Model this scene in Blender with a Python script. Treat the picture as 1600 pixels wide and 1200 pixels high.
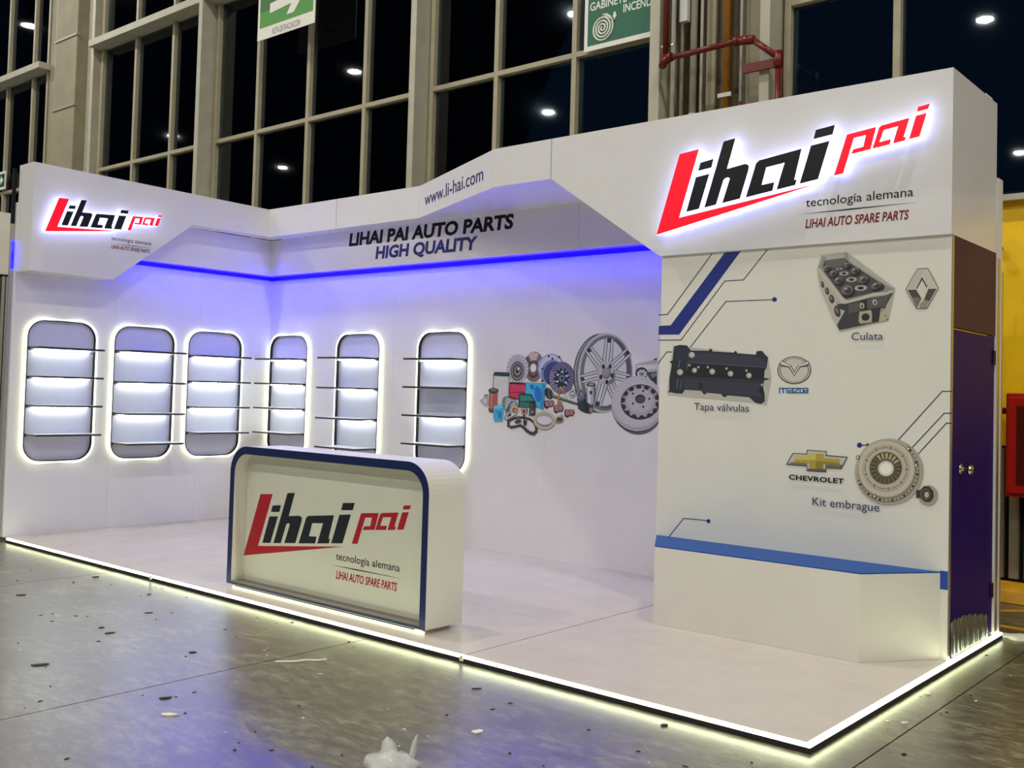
import bpy, bmesh, math, random
from mathutils import Vector, Matrix
random.seed(7)
for o in list(bpy.data.objects): bpy.data.objects.remove(o)
scene = bpy.context.scene
col = scene.collection
R = math.radians
FL = -0.04                      # hall floor level; the stand platform's top is z = 0

# ------------------------------------------------------------ camera
cam = bpy.data.cameras.new('camera'); cam.sensor_width = 36; cam.lens = 35.697
cam.shift_y = -0.02757; cam.clip_end = 300
cam_o = bpy.data.objects.new('camera', cam); col.objects.link(cam_o)
yaw, pit, rol = -0.7028, 0.0364, 0.0275
fw = Vector((math.sin(yaw)*math.cos(pit), math.cos(yaw)*math.cos(pit), math.sin(pit)))
rt = fw.cross(Vector((0, 0, 1))).normalized(); up = rt.cross(fw)
r2 = rt*math.cos(rol) + up*math.sin(rol); u2 = up*math.cos(rol) - rt*math.sin(rol)
m = Matrix((r2, u2, -fw)).transposed().to_4x4(); m.translation = Vector((1.8427, -4.1901, 1.4556))
cam_o.matrix_world = m
scene.camera = cam_o

# ------------------------------------------------------------ world, exposure
w = bpy.data.worlds.new('night'); scene.world = w; w.use_nodes = True
w.node_tree.nodes['Background'].inputs[0].default_value = (0.003, 0.008, 0.017, 1)
w.node_tree.nodes['Background'].inputs[1].default_value = 1.0
scene.view_settings.view_transform = 'Standard'; scene.view_settings.look = 'None'
scene.view_settings.gamma = 1; scene.view_settings.use_curve_mapping = False
scene.view_settings.exposure = 0.0
LAMP_W = 330.0                 # each high-bay lamp of the hall
LED_EDGE = 11.0; LED_NEON = 2.3; LED_SHELF = 24.0; LED_BLUE = 64.0; LED_SIGN = 7.0

# ------------------------------------------------------------ materials
def lin(c):
    return tuple(((v/255)/12.92 if v/255 <= 0.04045 else ((v/255+0.055)/1.055)**2.4) for v in c)
MATS = {}
def mat(name, rgb, rough=0.5, metal=0.0, emit=None, strength=0.0, noise=0.0, nscale=8.0, bump=0.0, bscale=60.0, ior=1.5, spec=0.5, coat=0.0):
    if name in MATS: return MATS[name]
    mt = bpy.data.materials.new(name); mt.use_nodes = True; MATS[name] = mt
    nt = mt.node_tree; b = nt.nodes['Principled BSDF']
    c = lin(rgb)
    b.inputs['Base Color'].default_value = (*c, 1); b.inputs['Roughness'].default_value = rough
    b.inputs['Metallic'].default_value = metal; b.inputs['IOR'].default_value = ior
    b.inputs['Specular IOR Level'].default_value = spec
    b.inputs['Coat Weight'].default_value = coat
    if emit:
        b.inputs['Emission Color'].default_value = (*emit, 1); b.inputs['Emission Strength'].default_value = strength
    if noise or bump:
        tc = nt.nodes.new('ShaderNodeTexCoord')
        n = nt.nodes.new('ShaderNodeTexNoise'); n.inputs['Scale'].default_value = nscale; n.inputs['Detail'].default_value = 5
        nt.links.new(tc.outputs['Object'], n.inputs['Vector'])
        if noise:
            r = nt.nodes.new('ShaderNodeMapRange'); r.inputs[1].default_value = 0.3; r.inputs[2].default_value = 0.7
            r.inputs[3].default_value = 1-noise; r.inputs[4].default_value = 1+noise
            mx = nt.nodes.new('ShaderNodeVectorMath'); mx.operation = 'SCALE'; mx.inputs[0].default_value = c
            nt.links.new(n.outputs['Fac'], r.inputs[0]); nt.links.new(r.outputs[0], mx.inputs['Scale'])
            nt.links.new(mx.outputs[0], b.inputs['Base Color'])
        if bump:
            n2 = nt.nodes.new('ShaderNodeTexNoise'); n2.inputs['Scale'].default_value = bscale; n2.inputs['Detail'].default_value = 3
            bp = nt.nodes.new('ShaderNodeBump'); bp.inputs['Strength'].default_value = bump; bp.inputs['Distance'].default_value = 0.01
            nt.links.new(tc.outputs['Object'], n2.inputs['Vector']); nt.links.new(n2.outputs['Fac'], bp.inputs['Height'])
            nt.links.new(bp.outputs[0], b.inputs['Normal'])
    return mt
def ink(rgb): return mat('printing ink %d %d %d' % tuple(rgb), rgb, 0.55)

white = mat('white_vinyl', (226, 224, 222), 0.42, noise=0.02, nscale=3, bump=0.05, bscale=5)
white_soffit = mat('white_gloss_panel', (226, 225, 226), 0.22, noise=0.02, nscale=3)
print_white = mat('printed_white_canvas', (226, 224, 212), 0.5, noise=0.02, nscale=3, bump=0.05, bscale=4)
deckmat = mat('white_laminate', (199, 190, 179), 0.24, noise=0.035, nscale=5, bump=0.02, bscale=30)
counter_white = mat('counter_white', (222, 219, 208), 0.4, noise=0.02, nscale=4)
panel_cream = mat('counter_panel_vinyl', (212, 212, 196), 0.38, noise=0.02, nscale=4, bump=0.04, bscale=7)
navy = mat('navy_vinyl', (6, 32, 84), 0.35)
blue_print = mat('blue_vinyl', (8, 72, 146), 0.5, spec=0.25)
dark_gap = mat('dark_gap', (26, 24, 30), 0.8)
shelf_edge = mat('shelf_dark_edge', (44, 40, 40), 0.45)
shelf_top = mat('shelf_white_face', (222, 226, 224), 0.35)
niche_back = mat('niche_back_panel', (206, 208, 222), 0.4, noise=0.02)
rim_dark = mat('niche_dark_rim', (46, 40, 42), 0.5)
alum = mat('brushed_aluminium', (190, 190, 184), 0.32, metal=0.9, noise=0.05, nscale=30)
steel = mat('satin_steel_knob', (196, 186, 160), 0.2, metal=1.0)
door_vinyl = mat('dark_violet_vinyl', (40, 12, 92), 0.45, spec=0.06, noise=0.12, nscale=4, bump=0.12, bscale=6)
door_upper = mat('plum_vinyl', (88, 60, 66), 0.55, spec=0.08, noise=0.1, nscale=4, bump=0.12, bscale=6)
chrome_film = mat('crinkled_film', (130, 134, 126), 0.3, metal=0.7, bump=0.5, bscale=18)
led_edge = mat('led_edge_strip', (255, 255, 240), 0.4, emit=(0.92, 1.0, 0.60), strength=LED_EDGE)
led_neon = mat('neon_flex', (255, 255, 250), 0.4, emit=(0.94, 1.0, 0.70), strength=LED_NEON)
led_shelf = mat('shelf_led', (255, 255, 250), 0.4, emit=(0.95, 1.0, 0.96), strength=LED_SHELF)
led_blue_glow = mat('blue_led_glow', (4, 4, 60), 0.4, emit=(0.0006, 0.0, 1.0), strength=14.0)  # imitates the LED glow on the wall; also used for the tail
led_counter = mat('counter_led', (255, 255, 240), 0.4, emit=(0.95, 1.0, 0.66), strength=1.7)
ledge_grey = mat('ledge_grey', (128, 120, 106), 0.5)
led_off = mat('led_off', (190, 192, 196), 0.4)
led_blue = mat('blue_led_rope', (30, 30, 255), 0.4, emit=(0.0016, 0.0005, 1.0), strength=LED_BLUE)
sign_side = mat('lit_acrylic_return', (250, 252, 255), 0.3, emit=(0.93, 0.96, 1.0), strength=1.5)
sign_back = mat('halo_led', (250, 252, 255), 0.3, emit=(0.22, 0.24, 1.0), strength=LED_SIGN)
sign_red = mat('lit_red_acrylic', (225, 8, 28), 0.35, emit=(1.0, 0.003, 0.02), strength=0.75)
sign_black = mat('black_acrylic_face', (16, 18, 22), 0.35)
logo_red = mat('red_vinyl', (172, 8, 30), 0.4)
logo_black = mat('black_vinyl', (16, 22, 34), 0.4)
mullion_m = mat('mullion_paint', (168, 160, 132), 0.42, noise=0.08, nscale=6)
post_m = mat('post_paint', (182, 178, 158), 0.45, noise=0.08, nscale=4)
pilaster_m = mat('pilaster_paint', (150, 142, 116), 0.6, noise=0.1, nscale=3)
bay_m = mat('bay_cladding_shaded', (104, 92, 66), 0.6, noise=0.12, nscale=3)  # shade of the service bay is darkened into this colour
yellow_m = mat('yellow_wall_paint', (250, 204, 6), 0.5, noise=0.08, nscale=4)
kerb_m = mat('yellow_kerb_paint', (206, 150, 20), 0.55, noise=0.2, nscale=8)
grey_sheet = mat('grey_corrugated_sheet', (126, 122, 104), 0.5, noise=0.1)
pipe_red = mat('red_pipe_paint', (108, 24, 18), 0.35, noise=0.12, nscale=12)  # red kept darker to carry the service bay's shade
pipe_ochre = mat('ochre_pipe_paint', (156, 98, 10), 0.4, noise=0.08)
pipe_grey = mat('grey_conduit_paint', (170, 166, 146), 0.4, noise=0.06)
pipe_white = mat('galvanised_conduit', (206, 206, 198), 0.35, noise=0.05)
cab_red = mat('cabinet_red_paint', (168, 14, 12), 0.35)
cab_dark = mat('cabinet_dark_panel', (70, 8, 8), 0.3)
sign_green = mat('sign_green', (64, 150, 44), 0.4)
sign_green_dark = mat('sign_dark_green', (22, 100, 74), 0.4)
sign_white = mat('sign_white', (236, 234, 222), 0.45)
ink_black = mat('ink_black', (18, 16, 24), 0.55, spec=0.2)
paper_m = mat('scrap_paper', (226, 222, 204), 0.7)
dark_scrap = mat('dark_scrap', (46, 42, 36), 0.7)
bag_m = mat('clear_plastic', (232, 234, 228), 0.25)
b_ = bag_m.node_tree.nodes['Principled BSDF']; b_.inputs['Alpha'].default_value = 0.42
foam_m = mat('white_foam', (222, 220, 206), 0.8)
lamp_house = mat('lamp_housing', (120, 122, 124), 0.4, metal=0.6)
lamp_lens = mat('lamp_lens', (255, 250, 236), 0.4, emit=(1.0, 0.96, 0.86), strength=60)

def concrete():
    mt = bpy.data.materials.new('polished_concrete'); mt.use_nodes = True
    nt = mt.node_tree; b = nt.nodes['Principled BSDF']; L = nt.links.new; N = nt.nodes.new
    geo = N('ShaderNodeNewGeometry')
    def noise(scale, det, rough=0.6, stretch=None):
        n = N('ShaderNodeTexNoise'); n.inputs['Scale'].default_value = scale; n.inputs['Detail'].default_value = det; n.inputs['Roughness'].default_value = rough
        if stretch:
            mp = N('ShaderNodeMapping'); mp.inputs['Scale'].default_value = stretch; mp.inputs['Rotation'].default_value = (0, 0, R(24))
            L(geo.outputs['Position'], mp.inputs[0]); L(mp.outputs[0], n.inputs[0])
        else: L(geo.outputs['Position'], n.inputs[0])
        return n
    n1 = noise(1.3, 6, 0.65); n2 = noise(9, 10, 0.8, (1, 2.2, 1)); n3 = noise(46, 4, 0.7)
    cr = N('ShaderNodeValToRGB'); e = cr.color_ramp.elements
    e[0].position = 0.36; e[0].color = (*lin((52, 48, 28)), 1); e[1].position = 0.66; e[1].color = (*lin((152, 153, 118)), 1)
    k = cr.color_ramp.elements.new(0.5); k.color = (*lin((84, 79, 52)), 1)
    mix = N('ShaderNodeMix'); mix.inputs[0].default_value = 0.68
    L(n1.outputs['Fac'], mix.inputs[2]); L(n2.outputs['Fac'], mix.inputs[3]); L(mix.outputs[0], cr.inputs[0])
    cr2 = N('ShaderNodeValToRGB'); cr2.color_ramp.elements[0].position = 0.30; cr2.color_ramp.elements[0].color = (0.45, 0.45, 0.42, 1); cr2.color_ramp.elements[1].position = 0.42; cr2.color_ramp.elements[1].color = (1, 1, 1, 1)
    L(n3.outputs['Fac'], cr2.inputs[0])
    mul = N('ShaderNodeMix'); mul.data_type = 'RGBA'; mul.blend_type = 'MULTIPLY'; mul.inputs[0].default_value = 0.8
    L(cr.outputs[0], mul.inputs[6]); L(cr2.outputs[0], mul.inputs[7]); L(mul.outputs[2], b.inputs['Base Color'])
    rr = N('ShaderNodeMapRange'); rr.inputs[1].default_value = 0.3; rr.inputs[2].default_value = 0.7; rr.inputs[3].default_value = 0.26; rr.inputs[4].default_value = 0.40
    L(n2.outputs['Fac'], rr.inputs[0]); L(rr.outputs[0], b.inputs['Roughness'])
    b.inputs['IOR'].default_value = 3.4
    bp = N('ShaderNodeBump'); bp.inputs['Strength'].default_value = 0.02; bp.inputs['Distance'].default_value = 0.01
    L(n2.outputs['Fac'], bp.inputs['Height']); L(bp.outputs[0], b.inputs['Normal'])
    MATS['polished_concrete'] = mt
    return mt
concrete_m = concrete()
def glass():
    mt = bpy.data.materials.new('night_window_glass'); mt.use_nodes = True
    nt = mt.node_tree; nt.nodes.clear(); N = nt.nodes.new; L = nt.links.new
    o = N('ShaderNodeOutputMaterial'); mx = N('ShaderNodeMixShader'); t = N('ShaderNodeBsdfTransparent'); g = N('ShaderNodeBsdfGlossy'); f = N('ShaderNodeFresnel')
    t.inputs[0].default_value = (0.55, 0.62, 0.66, 1); g.inputs['Roughness'].default_value = 0.015; g.inputs[0].default_value = (0.9, 0.95, 1, 1); f.inputs[0].default_value = 1.5
    L(f.outputs[0], mx.inputs[0]); L(t.outputs[0], mx.inputs[1]); L(g.outputs[0], mx.inputs[2]); L(mx.outputs[0], o.inputs[0])
    MATS['night_window_glass'] = mt
    return mt
glass_m = glass()

# ------------------------------------------------------------ mesh helpers
def tag(o, label=None, cat=None, group=None, kind=None):
    if label: o['label'] = label
    if cat: o['category'] = cat
    if group: o['group'] = group
    if kind: o['kind'] = kind
    return o
def empty(name, loc=(0, 0, 0), label=None, cat=None, group=None, kind=None, rz=0):
    o = bpy.data.objects.new(name, None); col.objects.link(o); o.location = loc; o.rotation_euler = (0, 0, rz)
    o.empty_display_size = 0.1
    return tag(o, label, cat, group, kind)
def wloc(p):
    v = Vector((0, 0, 0))
    while p is not None: v = v + p.location; p = p.parent
    return v
class MB:
    """collects faces (world coordinates) with material slots; build() links ONE mesh object"""
    def __init__(s): s.v = []; s.f = []; s.mi = []; s.mats = []; s.sm = []
    def slot(s, mt):
        if mt not in s.mats: s.mats.append(mt)
        return s.mats.index(mt)
    def add(s, verts, faces, mt, smooth=False):
        k = len(s.v); s.v += [tuple(q) for q in verts]; i = s.slot(mt)
        for f in faces: s.f.append([k+a for a in f]); s.mi.append(i); s.sm.append(smooth)
        return s
    def box(s, x0, x1, y0, y1, z0, z1, mt, side=None, front=None):
        vs = [(x0,y0,z0),(x1,y0,z0),(x1,y1,z0),(x0,y1,z0),(x0,y0,z1),(x1,y0,z1),(x1,y1,z1),(x0,y1,z1)]
        s.add(vs, [(0,3,2,1),(4,5,6,7)], mt); s.add(vs, [(0,1,5,4),(1,2,6,5),(2,3,7,6),(3,0,4,7)], side or mt)
        return s
    def prism(s, poly, fn, d0, d1, mt, side=None, back=None):
        """poly: 2D outline; fn(u, v, d) -> world point; front cap at d0, back cap at d1"""
        n = len(poly); a = [fn(u, v, d0) for u, v in poly]; b = [fn(u, v, d1) for u, v in poly]
        s.add(a, [list(range(n))], mt); s.add(b, [list(range(n-1, -1, -1))], back or side or mt)
        s.add(a+b, [(i, i+n, (i+1) % n+n, (i+1) % n) for i in range(n)], side or mt)
        return s
    def tube(s, pts, r, mt, n=10, closed=False):
        pts = [Vector(p) for p in pts]; rings = []; m_ = len(pts); ref = None
        for i, p in enumerate(pts):
            a = pts[(i-1) % m_] if (closed or i > 0) else p; b = pts[(i+1) % m_] if (closed or i < m_-1) else p
            t = (b-a).normalized()
            if ref is None: ref = Vector((0, 0, 1)) if abs(t.z) < 0.9 else Vector((1, 0, 0))
            x = t.cross(ref).normalized(); y = x.cross(t); ref = y if not closed else ref
            rings.append([p+(x*math.cos(2*math.pi*k/n)+y*math.sin(2*math.pi*k/n))*r for k in range(n)])
        vs = [q for rg in rings for q in rg]; fs = []
        for i in range(m_ if closed else m_-1):
            j = (i+1) % m_
            for k in range(n): fs.append((i*n+k, i*n+(k+1) % n, j*n+(k+1) % n, j*n+k))
        s.add(vs, fs, mt, True)
        if not closed: s.add(vs, [list(range(n-1, -1, -1)), [(m_-1)*n+k for k in range(n)]], mt)
        return s
    def lathe(s, prof, c, mt, n=16, axis='Z'):
        vs = []
        for r, h in prof:
            for k in range(n):
                a = 2*math.pi*k/n; x, y = r*math.cos(a), r*math.sin(a)
                vs.append({'Z': (c[0]+x, c[1]+y, c[2]+h), 'X': (c[0]+h, c[1]+x, c[2]+y), 'Y': (c[0]+x, c[1]+h, c[2]+y)}[axis])
        fs = [(i*n+k, i*n+(k+1) % n, (i+1)*n+(k+1) % n, (i+1)*n+k) for i in range(len(prof)-1) for k in range(n)]
        s.add(vs, fs, mt, True)
        s.add(vs, [list(range(n-1, -1, -1)), [(len(prof)-1)*n+k for k in range(n)]], mt)
        return s
    def build(s, name, parent=None, bevel=0.0, fix=True):
        me = bpy.data.meshes.new(name); off = wloc(parent) if parent else Vector((0, 0, 0))
        org = off
        if parent is None and s.v:
            xs, ys, zs = zip(*s.v); org = Vector(((min(xs)+max(xs))/2, (min(ys)+max(ys))/2, min(zs)))
        me.from_pydata([tuple(Vector(v)-org) for v in s.v], [], s.f)
        for mt in s.mats: me.materials.append(mt)
        for p, i, q in zip(me.polygons, s.mi, s.sm): p.material_index = i; p.use_smooth = q
        if fix:
            bm = bmesh.new(); bm.from_mesh(me); bmesh.ops.remove_doubles(bm, verts=bm.verts, dist=1e-6); bmesh.ops.recalc_face_normals(bm, faces=bm.faces); bm.to_mesh(me); bm.free()
        o = bpy.data.objects.new(name, me); col.objects.link(o)
        if parent: o.parent = parent
        else: o.location = org
        if bevel:
            md = o.modifiers.new('bevel', 'BEVEL'); md.width = bevel; md.segments = 2; md.limit_method = 'ANGLE'
        return o
def box(name, x0, x1, y0, y1, z0, z1, mt, parent=None, bevel=0.0, side=None):
    return MB().box(x0, x1, y0, y1, z0, z1, mt, side).build(name, parent, bevel)
def kids(o): return [c for c in bpy.data.objects if c.parent == o]
def copy_tree(o, parent=None):
    c = o.copy(); col.objects.link(c); c.parent = parent
    for ch in kids(o): copy_tree(ch, c)
    return c
def rrect(x0, x1, z0, z1, r, n=8, corners=(1, 1, 1, 1)):
    """rounded rectangle, corners: bl, br, tr, tl"""
    out = []
    for (cx, cz, a0, on) in ((x0, z0, 180, corners[0]), (x1, z0, 270, corners[1]), (x1, z1, 0, corners[2]), (x0, z1, 90, corners[3])):
        if not on: out.append((cx, cz)); continue
        ox = cx+(r if cx == x0 else -r); oz = cz+(r if cz == z0 else -r)
        for i in range(n+1):
            a = R(a0+90*i/n); out.append((ox+r*math.cos(a), oz+r*math.sin(a)))
    return out
# ---- lettering: the built-in font turned into flat mesh print on a plane
def glyphs(body, bold=0.0, spacing=1.0, shear=0.0):
    cu = bpy.data.curves.new('t', 'FONT'); cu.body = body; cu.offset = bold; cu.space_character = spacing; cu.shear = shear; cu.resolution_u = 3
    o = bpy.data.objects.new('t', cu); col.objects.link(o)
    dg = bpy.context.evaluated_depsgraph_get(); dg.update()
    me = bpy.data.meshes.new_from_object(o.evaluated_get(dg))
    vs = [(v.co.x, v.co.y) for v in me.vertices]; fs = [list(p.vertices) for p in me.polygons]
    bpy.data.objects.remove(o); bpy.data.curves.remove(cu); bpy.data.meshes.remove(me)
    return vs, fs
CAP = None
def lettering(name, body, org, ex, width, cap, mt, parent, bold=0.0, spacing=1.0, shear=0.0, ez=(0, 0, 1), label=None):
    global CAP
    if CAP is None:
        v, _ = glyphs('H'); CAP = max(q[1] for q in v)-min(q[1] for q in v)
    vs, fs = glyphs(body, bold, spacing, shear)
    x0 = min(q[0] for q in vs); x1 = max(q[0] for q in vs)
    sx = width/(x1-x0); sz = cap/CAP
    ex = Vector(ex); ez = Vector(ez); org = Vector(org)
    # one mesh per word: glyph faces sorted along the line, split at wide gaps
    spans = sorted((min(vs[i][0] for i in f), max(vs[i][0] for i in f), k) for k, f in enumerate(fs))
    words = []; end = None
    for a, b, k in spans:
        if end is None or a-end > 0.17: words.append([])
        words[-1].append(k); end = b if end is None else max(end, b)
    for wd in words:
        ids = sorted({i for k in wd for i in fs[k]}); ix = {i: j for j, i in enumerate(ids)}
        MB().add([org+ex*((vs[i][0]-x0)*sx)+ez*(vs[i][1]*sz) for i in ids], [[ix[i] for i in fs[k]] for k in wd], mt).build(name, parent, fix=False)

# ============================================================ HALL SETTING
floor = MB().box(-45, 20, -42, 6, FL-0.10, FL-0.012, dark_gap).build('floor'); tag(floor, 'polished grey concrete hall floor with sawn joints', 'floor', kind='structure')
GX = [-45, -20.6, -14.65, -8.7, -5.72, -2.75, 0.22, 3.2, 6.2, 20]; GY = [-42, -9.2, -3.2, 4.2, 6]
for i in range(len(GX)-1):
    for j in range(len(GY)-1):
        g = 0.004
        MB().box(GX[i]+g, GX[i+1]-g, GY[j]+g, GY[j+1]-g, FL-0.05, FL, concrete_m).build('concrete_slab', floor)

YG = 4.6; TOPZ = 10.5; SILL = 3.16
wall = empty('wall_back', (0, YG, FL), 'yellow painted hall wall with posts and pilaster under tall windows', 'wall', kind='structure')
box('lower_wall', -22, 9, YG+0.03, YG+0.25, FL, SILL-0.05, yellow_m, wall)
box('window_sill', -22, 9, YG-0.06, YG+0.25, SILL-0.05, SILL, post_m, wall)
box('upper_wall', -22, 9, YG+0.03, YG+0.25, TOPZ, 13, pilaster_m, wall)
for a, b in ((-11.80, -11.70), (-7.12, -7.02), (-3.66, -3.54), (-2.46, -2.36)):
    box('window_post', a, b, 4.30, YG+0.1, SILL, TOPZ, post_m, wall, 0.006)
box('pilaster', -16.55, -15.75, 4.35, YG+0.2, FL, TOPZ, pilaster_m, wall, 0.01)
for z in (6.35, 7.62): box('pilaster_band', -16.57, -15.73, 4.33, 4.40, z, z+0.035, mullion_m, wall)
box('pilaster_moulding', -16.85, -16.55, 4.48, YG+0.2, FL, TOPZ, mullion_m, wall, 0.01)
box('pilaster_moulding', -17.15, -16.85, 4.54, YG+0.2, FL, TOPZ, pilaster_m, wall, 0.01)
box('pilaster_panel', -15.75, -15.22, 4.56, YG+0.2, FL, TOPZ, post_m, wall, 0.01)
box('window_post', -15.36, -15.26, 4.42, YG+0.2, SILL, TOPZ, post_m, wall, 0.006)
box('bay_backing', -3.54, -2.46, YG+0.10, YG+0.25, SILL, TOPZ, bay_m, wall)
box('bay_pier', -3.60, -3.46, 4.46, YG+0.12, SILL, TOPZ, pilaster_m, wall, 0.005)  # piers take the darker pilaster paint to imitate shade in the bay
box('bay_pier', -3.13, -3.03, 4.50, YG+0.12, SILL, TOPZ, pilaster_m, wall, 0.005)
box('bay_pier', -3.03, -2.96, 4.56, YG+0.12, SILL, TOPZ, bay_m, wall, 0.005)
box('bay_pier', -2.70, -2.52, 4.50, YG+0.12, SILL, TOPZ, pilaster_m, wall, 0.005)
# corrugated sheet low on the wall and raised kerb (seen right of the stand)
x = -0.9
while x < 8.2:
    box('sheet_rib', x, x+0.07, YG-0.06, YG+0.03, 0.10, 1.12, grey_sheet, wall); x += 0.11
box('sheet_back', -1.0, 8.4, YG, YG+0.03, 0.08, 1.14, dark_gap, wall)
kerb = MB().prism([(4.20, FL), (4.24, 0.06), (4.58, 0.075), (4.58, FL)], lambda u, v, d: (d, u, v), -1.4, 8.8, kerb_m).build('wall_kerb', None, 0.01)
tag(kerb, 'low yellow painted kerb along the hall wall right of the stand', 'kerb')
box('floor_marking', -1.2, 8.4, 3.28, 3.36, FL, FL+0.0015, kerb_m, floor)
MB().add([(-0.38, 3.75, FL+0.0015), (-0.28, 3.75, FL+0.0015), (0.10, 4.18, FL+0.0015), (0.0, 4.18, FL+0.0015)], [(0, 1, 2, 3)], kerb_m).build('floor_marking', floor)

def window(k, x0, x1, mull, label, zb=(5.15, 7.35), beam=True):
    wn = empty('window_%d' % k, ((x0+x1)/2, YG, SILL), label, 'window', kind='structure')
    ed = [x0]+list(mull)+[x1]; zz = [SILL]+list(zb)+[TOPZ]
    for i in range(len(ed)-1):
        for j in range(len(zz)-1):
            box('pane', ed[i]+0.03, ed[i+1]-0.03, YG+0.0, YG+0.012, zz[j]+0.03, zz[j+1]-0.03, glass_m, wn)
    for x in ed: box('mullion', x-0.032, x+0.032, 4.535, YG+0.05, SILL, TOPZ, mullion_m, wn, 0.004)
    for i in range(len(ed)-1):
        box('transom', ed[i]+0.032, ed[i+1]-0.032, 4.535, YG+0.05, zb[0]-0.03, zb[0]+0.03, mullion_m, wn, 0.004)
    if beam: box('beam', x0-0.1, x1+0.1, 4.32, YG+0.05, zb[1]-0.06, zb[1]+0.06, post_m, wn, 0.006)
    return wn
window(1, -20.4, -17.25, (-18.97, -17.86), 'dark window bay left of the beige pilaster')
window(2, -15.17, -11.86, (-14.04, -12.885), 'dark window bay right of the beige pilaster')
window(3, -11.62, -7.18, (-10.565, -9.39, -8.21), 'dark four-light window bay behind the green evacuation sign')
window(4, -6.97, -3.72, (-5.913, -4.783), 'dark window bay with the fire cabinet sign')
window(5, -2.30, 8.4, (-1.287, -0.1, 1.1, 2.3, 3.5, 4.7, 5.9, 7.1), 'dark window bay above the right end of the stand')

# high-bay lamps of the hall (some of them seen mirrored in the panes)
LAMPS = [(-28.7, 0.03), (-24.0, -8.6), (-21.7, -16.1), (-15.0, -8.8), (-6.2, -15.7), (-38.2, -16.4), (-37.2, -9.9), (-9.3, -32.0),
         (-15, 0.0), (-6.2, -8.7), (2.6, -8.7), (11, -8.7), (2.6, -15.9), (11, -15.9), (-14, -16), (-6.2, -0.4), (2.6, -0.4), (11, -0.4), (-24, -0.2), (19, -0.4), (19, -8.7), (19, -15.9)]  # rightmost lamps added to brighten the header's right side
NM = ['mirrored in the far left pane', 'mirrored brightest in the middle panes', 'mirrored low left of the fire cabinet sign', 'mirrored beside the fire cabinet sign', 'mirrored at the upper right', 'mirrored low in the middle panes', 'mirrored in the pane right of the pilaster', 'mirrored at the right edge']
lmesh = None
for i, (x, y) in enumerate(LAMPS):
    if i < len(NM): root = empty('high_bay_lamp', (x, y, 12), 'round high bay lamp, ' + NM[i], 'lamp', 'high bay lamps of the hall')
    else: root = empty('high_bay_lamp', (x, y, 12), 'round high bay lamp hanging in the hall outside the picture', 'lamp', 'high bay lamps of the hall')
    if i == 0:
        MB().lathe([(0.03, 0.62), (0.08, 0.6), (0.09, 0.3), (0.20, 0.2), (0.26, 0.02), (0.24, 0.0), (0.20, 0.03)], (x, y, 12), lamp_house).build('lamp_housing', root)
        MB().lathe([(0.20, 0.028), (0.205, 0.018), (0.2, 0.012)], (x, y, 12), lamp_lens).build('lamp_lens', root)
        lmesh = kids(root)
    else:
        for c in lmesh:
            d = c.copy(); col.objects.link(d); d.parent = root
    ld = bpy.data.lights.new('high_bay_light', 'AREA'); ld.shape = 'DISK'; ld.size = 0.40; ld.energy = LAMP_W; ld.color = (1.0, 0.965, 0.89)
    lo = bpy.data.objects.new('high_bay_light', ld); col.objects.link(lo); lo.parent = root; lo.location = (0, 0, -0.005)

# pipes and conduits in the service bay
def pipe(name, pts, r, mt, label, cat='pipe', n=10):
    return tag(MB().tube(pts, r, mt, n).build(name), label, cat)
rp = empty('fire_pipe', (-3.43, 4.25, 4.3), 'red painted fire pipe crossing the service bay', 'pipe')
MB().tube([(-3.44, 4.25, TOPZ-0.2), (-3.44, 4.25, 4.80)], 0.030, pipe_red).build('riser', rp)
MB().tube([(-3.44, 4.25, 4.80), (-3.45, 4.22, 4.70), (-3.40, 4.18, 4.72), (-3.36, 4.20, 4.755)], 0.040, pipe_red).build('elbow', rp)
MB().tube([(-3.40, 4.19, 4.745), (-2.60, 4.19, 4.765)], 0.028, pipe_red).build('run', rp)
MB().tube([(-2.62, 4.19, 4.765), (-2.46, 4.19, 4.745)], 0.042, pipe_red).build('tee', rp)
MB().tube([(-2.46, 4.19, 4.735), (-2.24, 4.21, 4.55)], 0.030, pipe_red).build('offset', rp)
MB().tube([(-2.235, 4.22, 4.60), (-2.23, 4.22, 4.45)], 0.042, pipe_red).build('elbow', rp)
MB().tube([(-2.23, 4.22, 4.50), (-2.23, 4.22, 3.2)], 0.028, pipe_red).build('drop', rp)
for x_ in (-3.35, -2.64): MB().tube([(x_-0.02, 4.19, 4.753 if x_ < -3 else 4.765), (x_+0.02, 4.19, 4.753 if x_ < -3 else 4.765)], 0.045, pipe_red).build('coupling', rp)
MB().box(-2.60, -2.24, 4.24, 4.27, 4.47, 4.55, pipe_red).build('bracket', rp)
MB().box(-3.50, -3.36, 4.27, 4.29, 4.90, 4.92, steel).build('clamp', rp)
pipe('conduit', [(-3.455, 4.42, SILL), (-3.455, 4.42, TOPZ)], 0.024, pipe_white, 'pale conduit nearest the red riser', 'conduit')
pipe('conduit', [(-3.375, 4.46, SILL), (-3.375, 4.46, TOPZ)], 0.018, pipe_grey, 'thin grey conduit second from the red riser', 'conduit')
tc_ = empty('conduit', (-3.235, 4.44, SILL), 'thick grey conduit with a coupling in the service bay', 'conduit')
MB().tube([(-3.235, 4.44, SILL), (-3.235, 4.44, TOPZ)], 0.034, pipe_grey, 12).build('tube', tc_)
MB().tube([(-3.235, 4.44, 4.10), (-3.235, 4.44, 4.24)], 0.041, pipe_grey, 12).build('coupling', tc_)
pipe('conduit', [(-3.135, 4.42, SILL), (-3.135, 4.42, TOPZ)], 0.015, pipe_white, 'thin white conduit right of the thick grey one', 'conduit')
op = empty('gas_pipe', (-2.86, 4.42, SILL), 'ochre painted pipe in the middle of the service bay', 'pipe')
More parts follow.
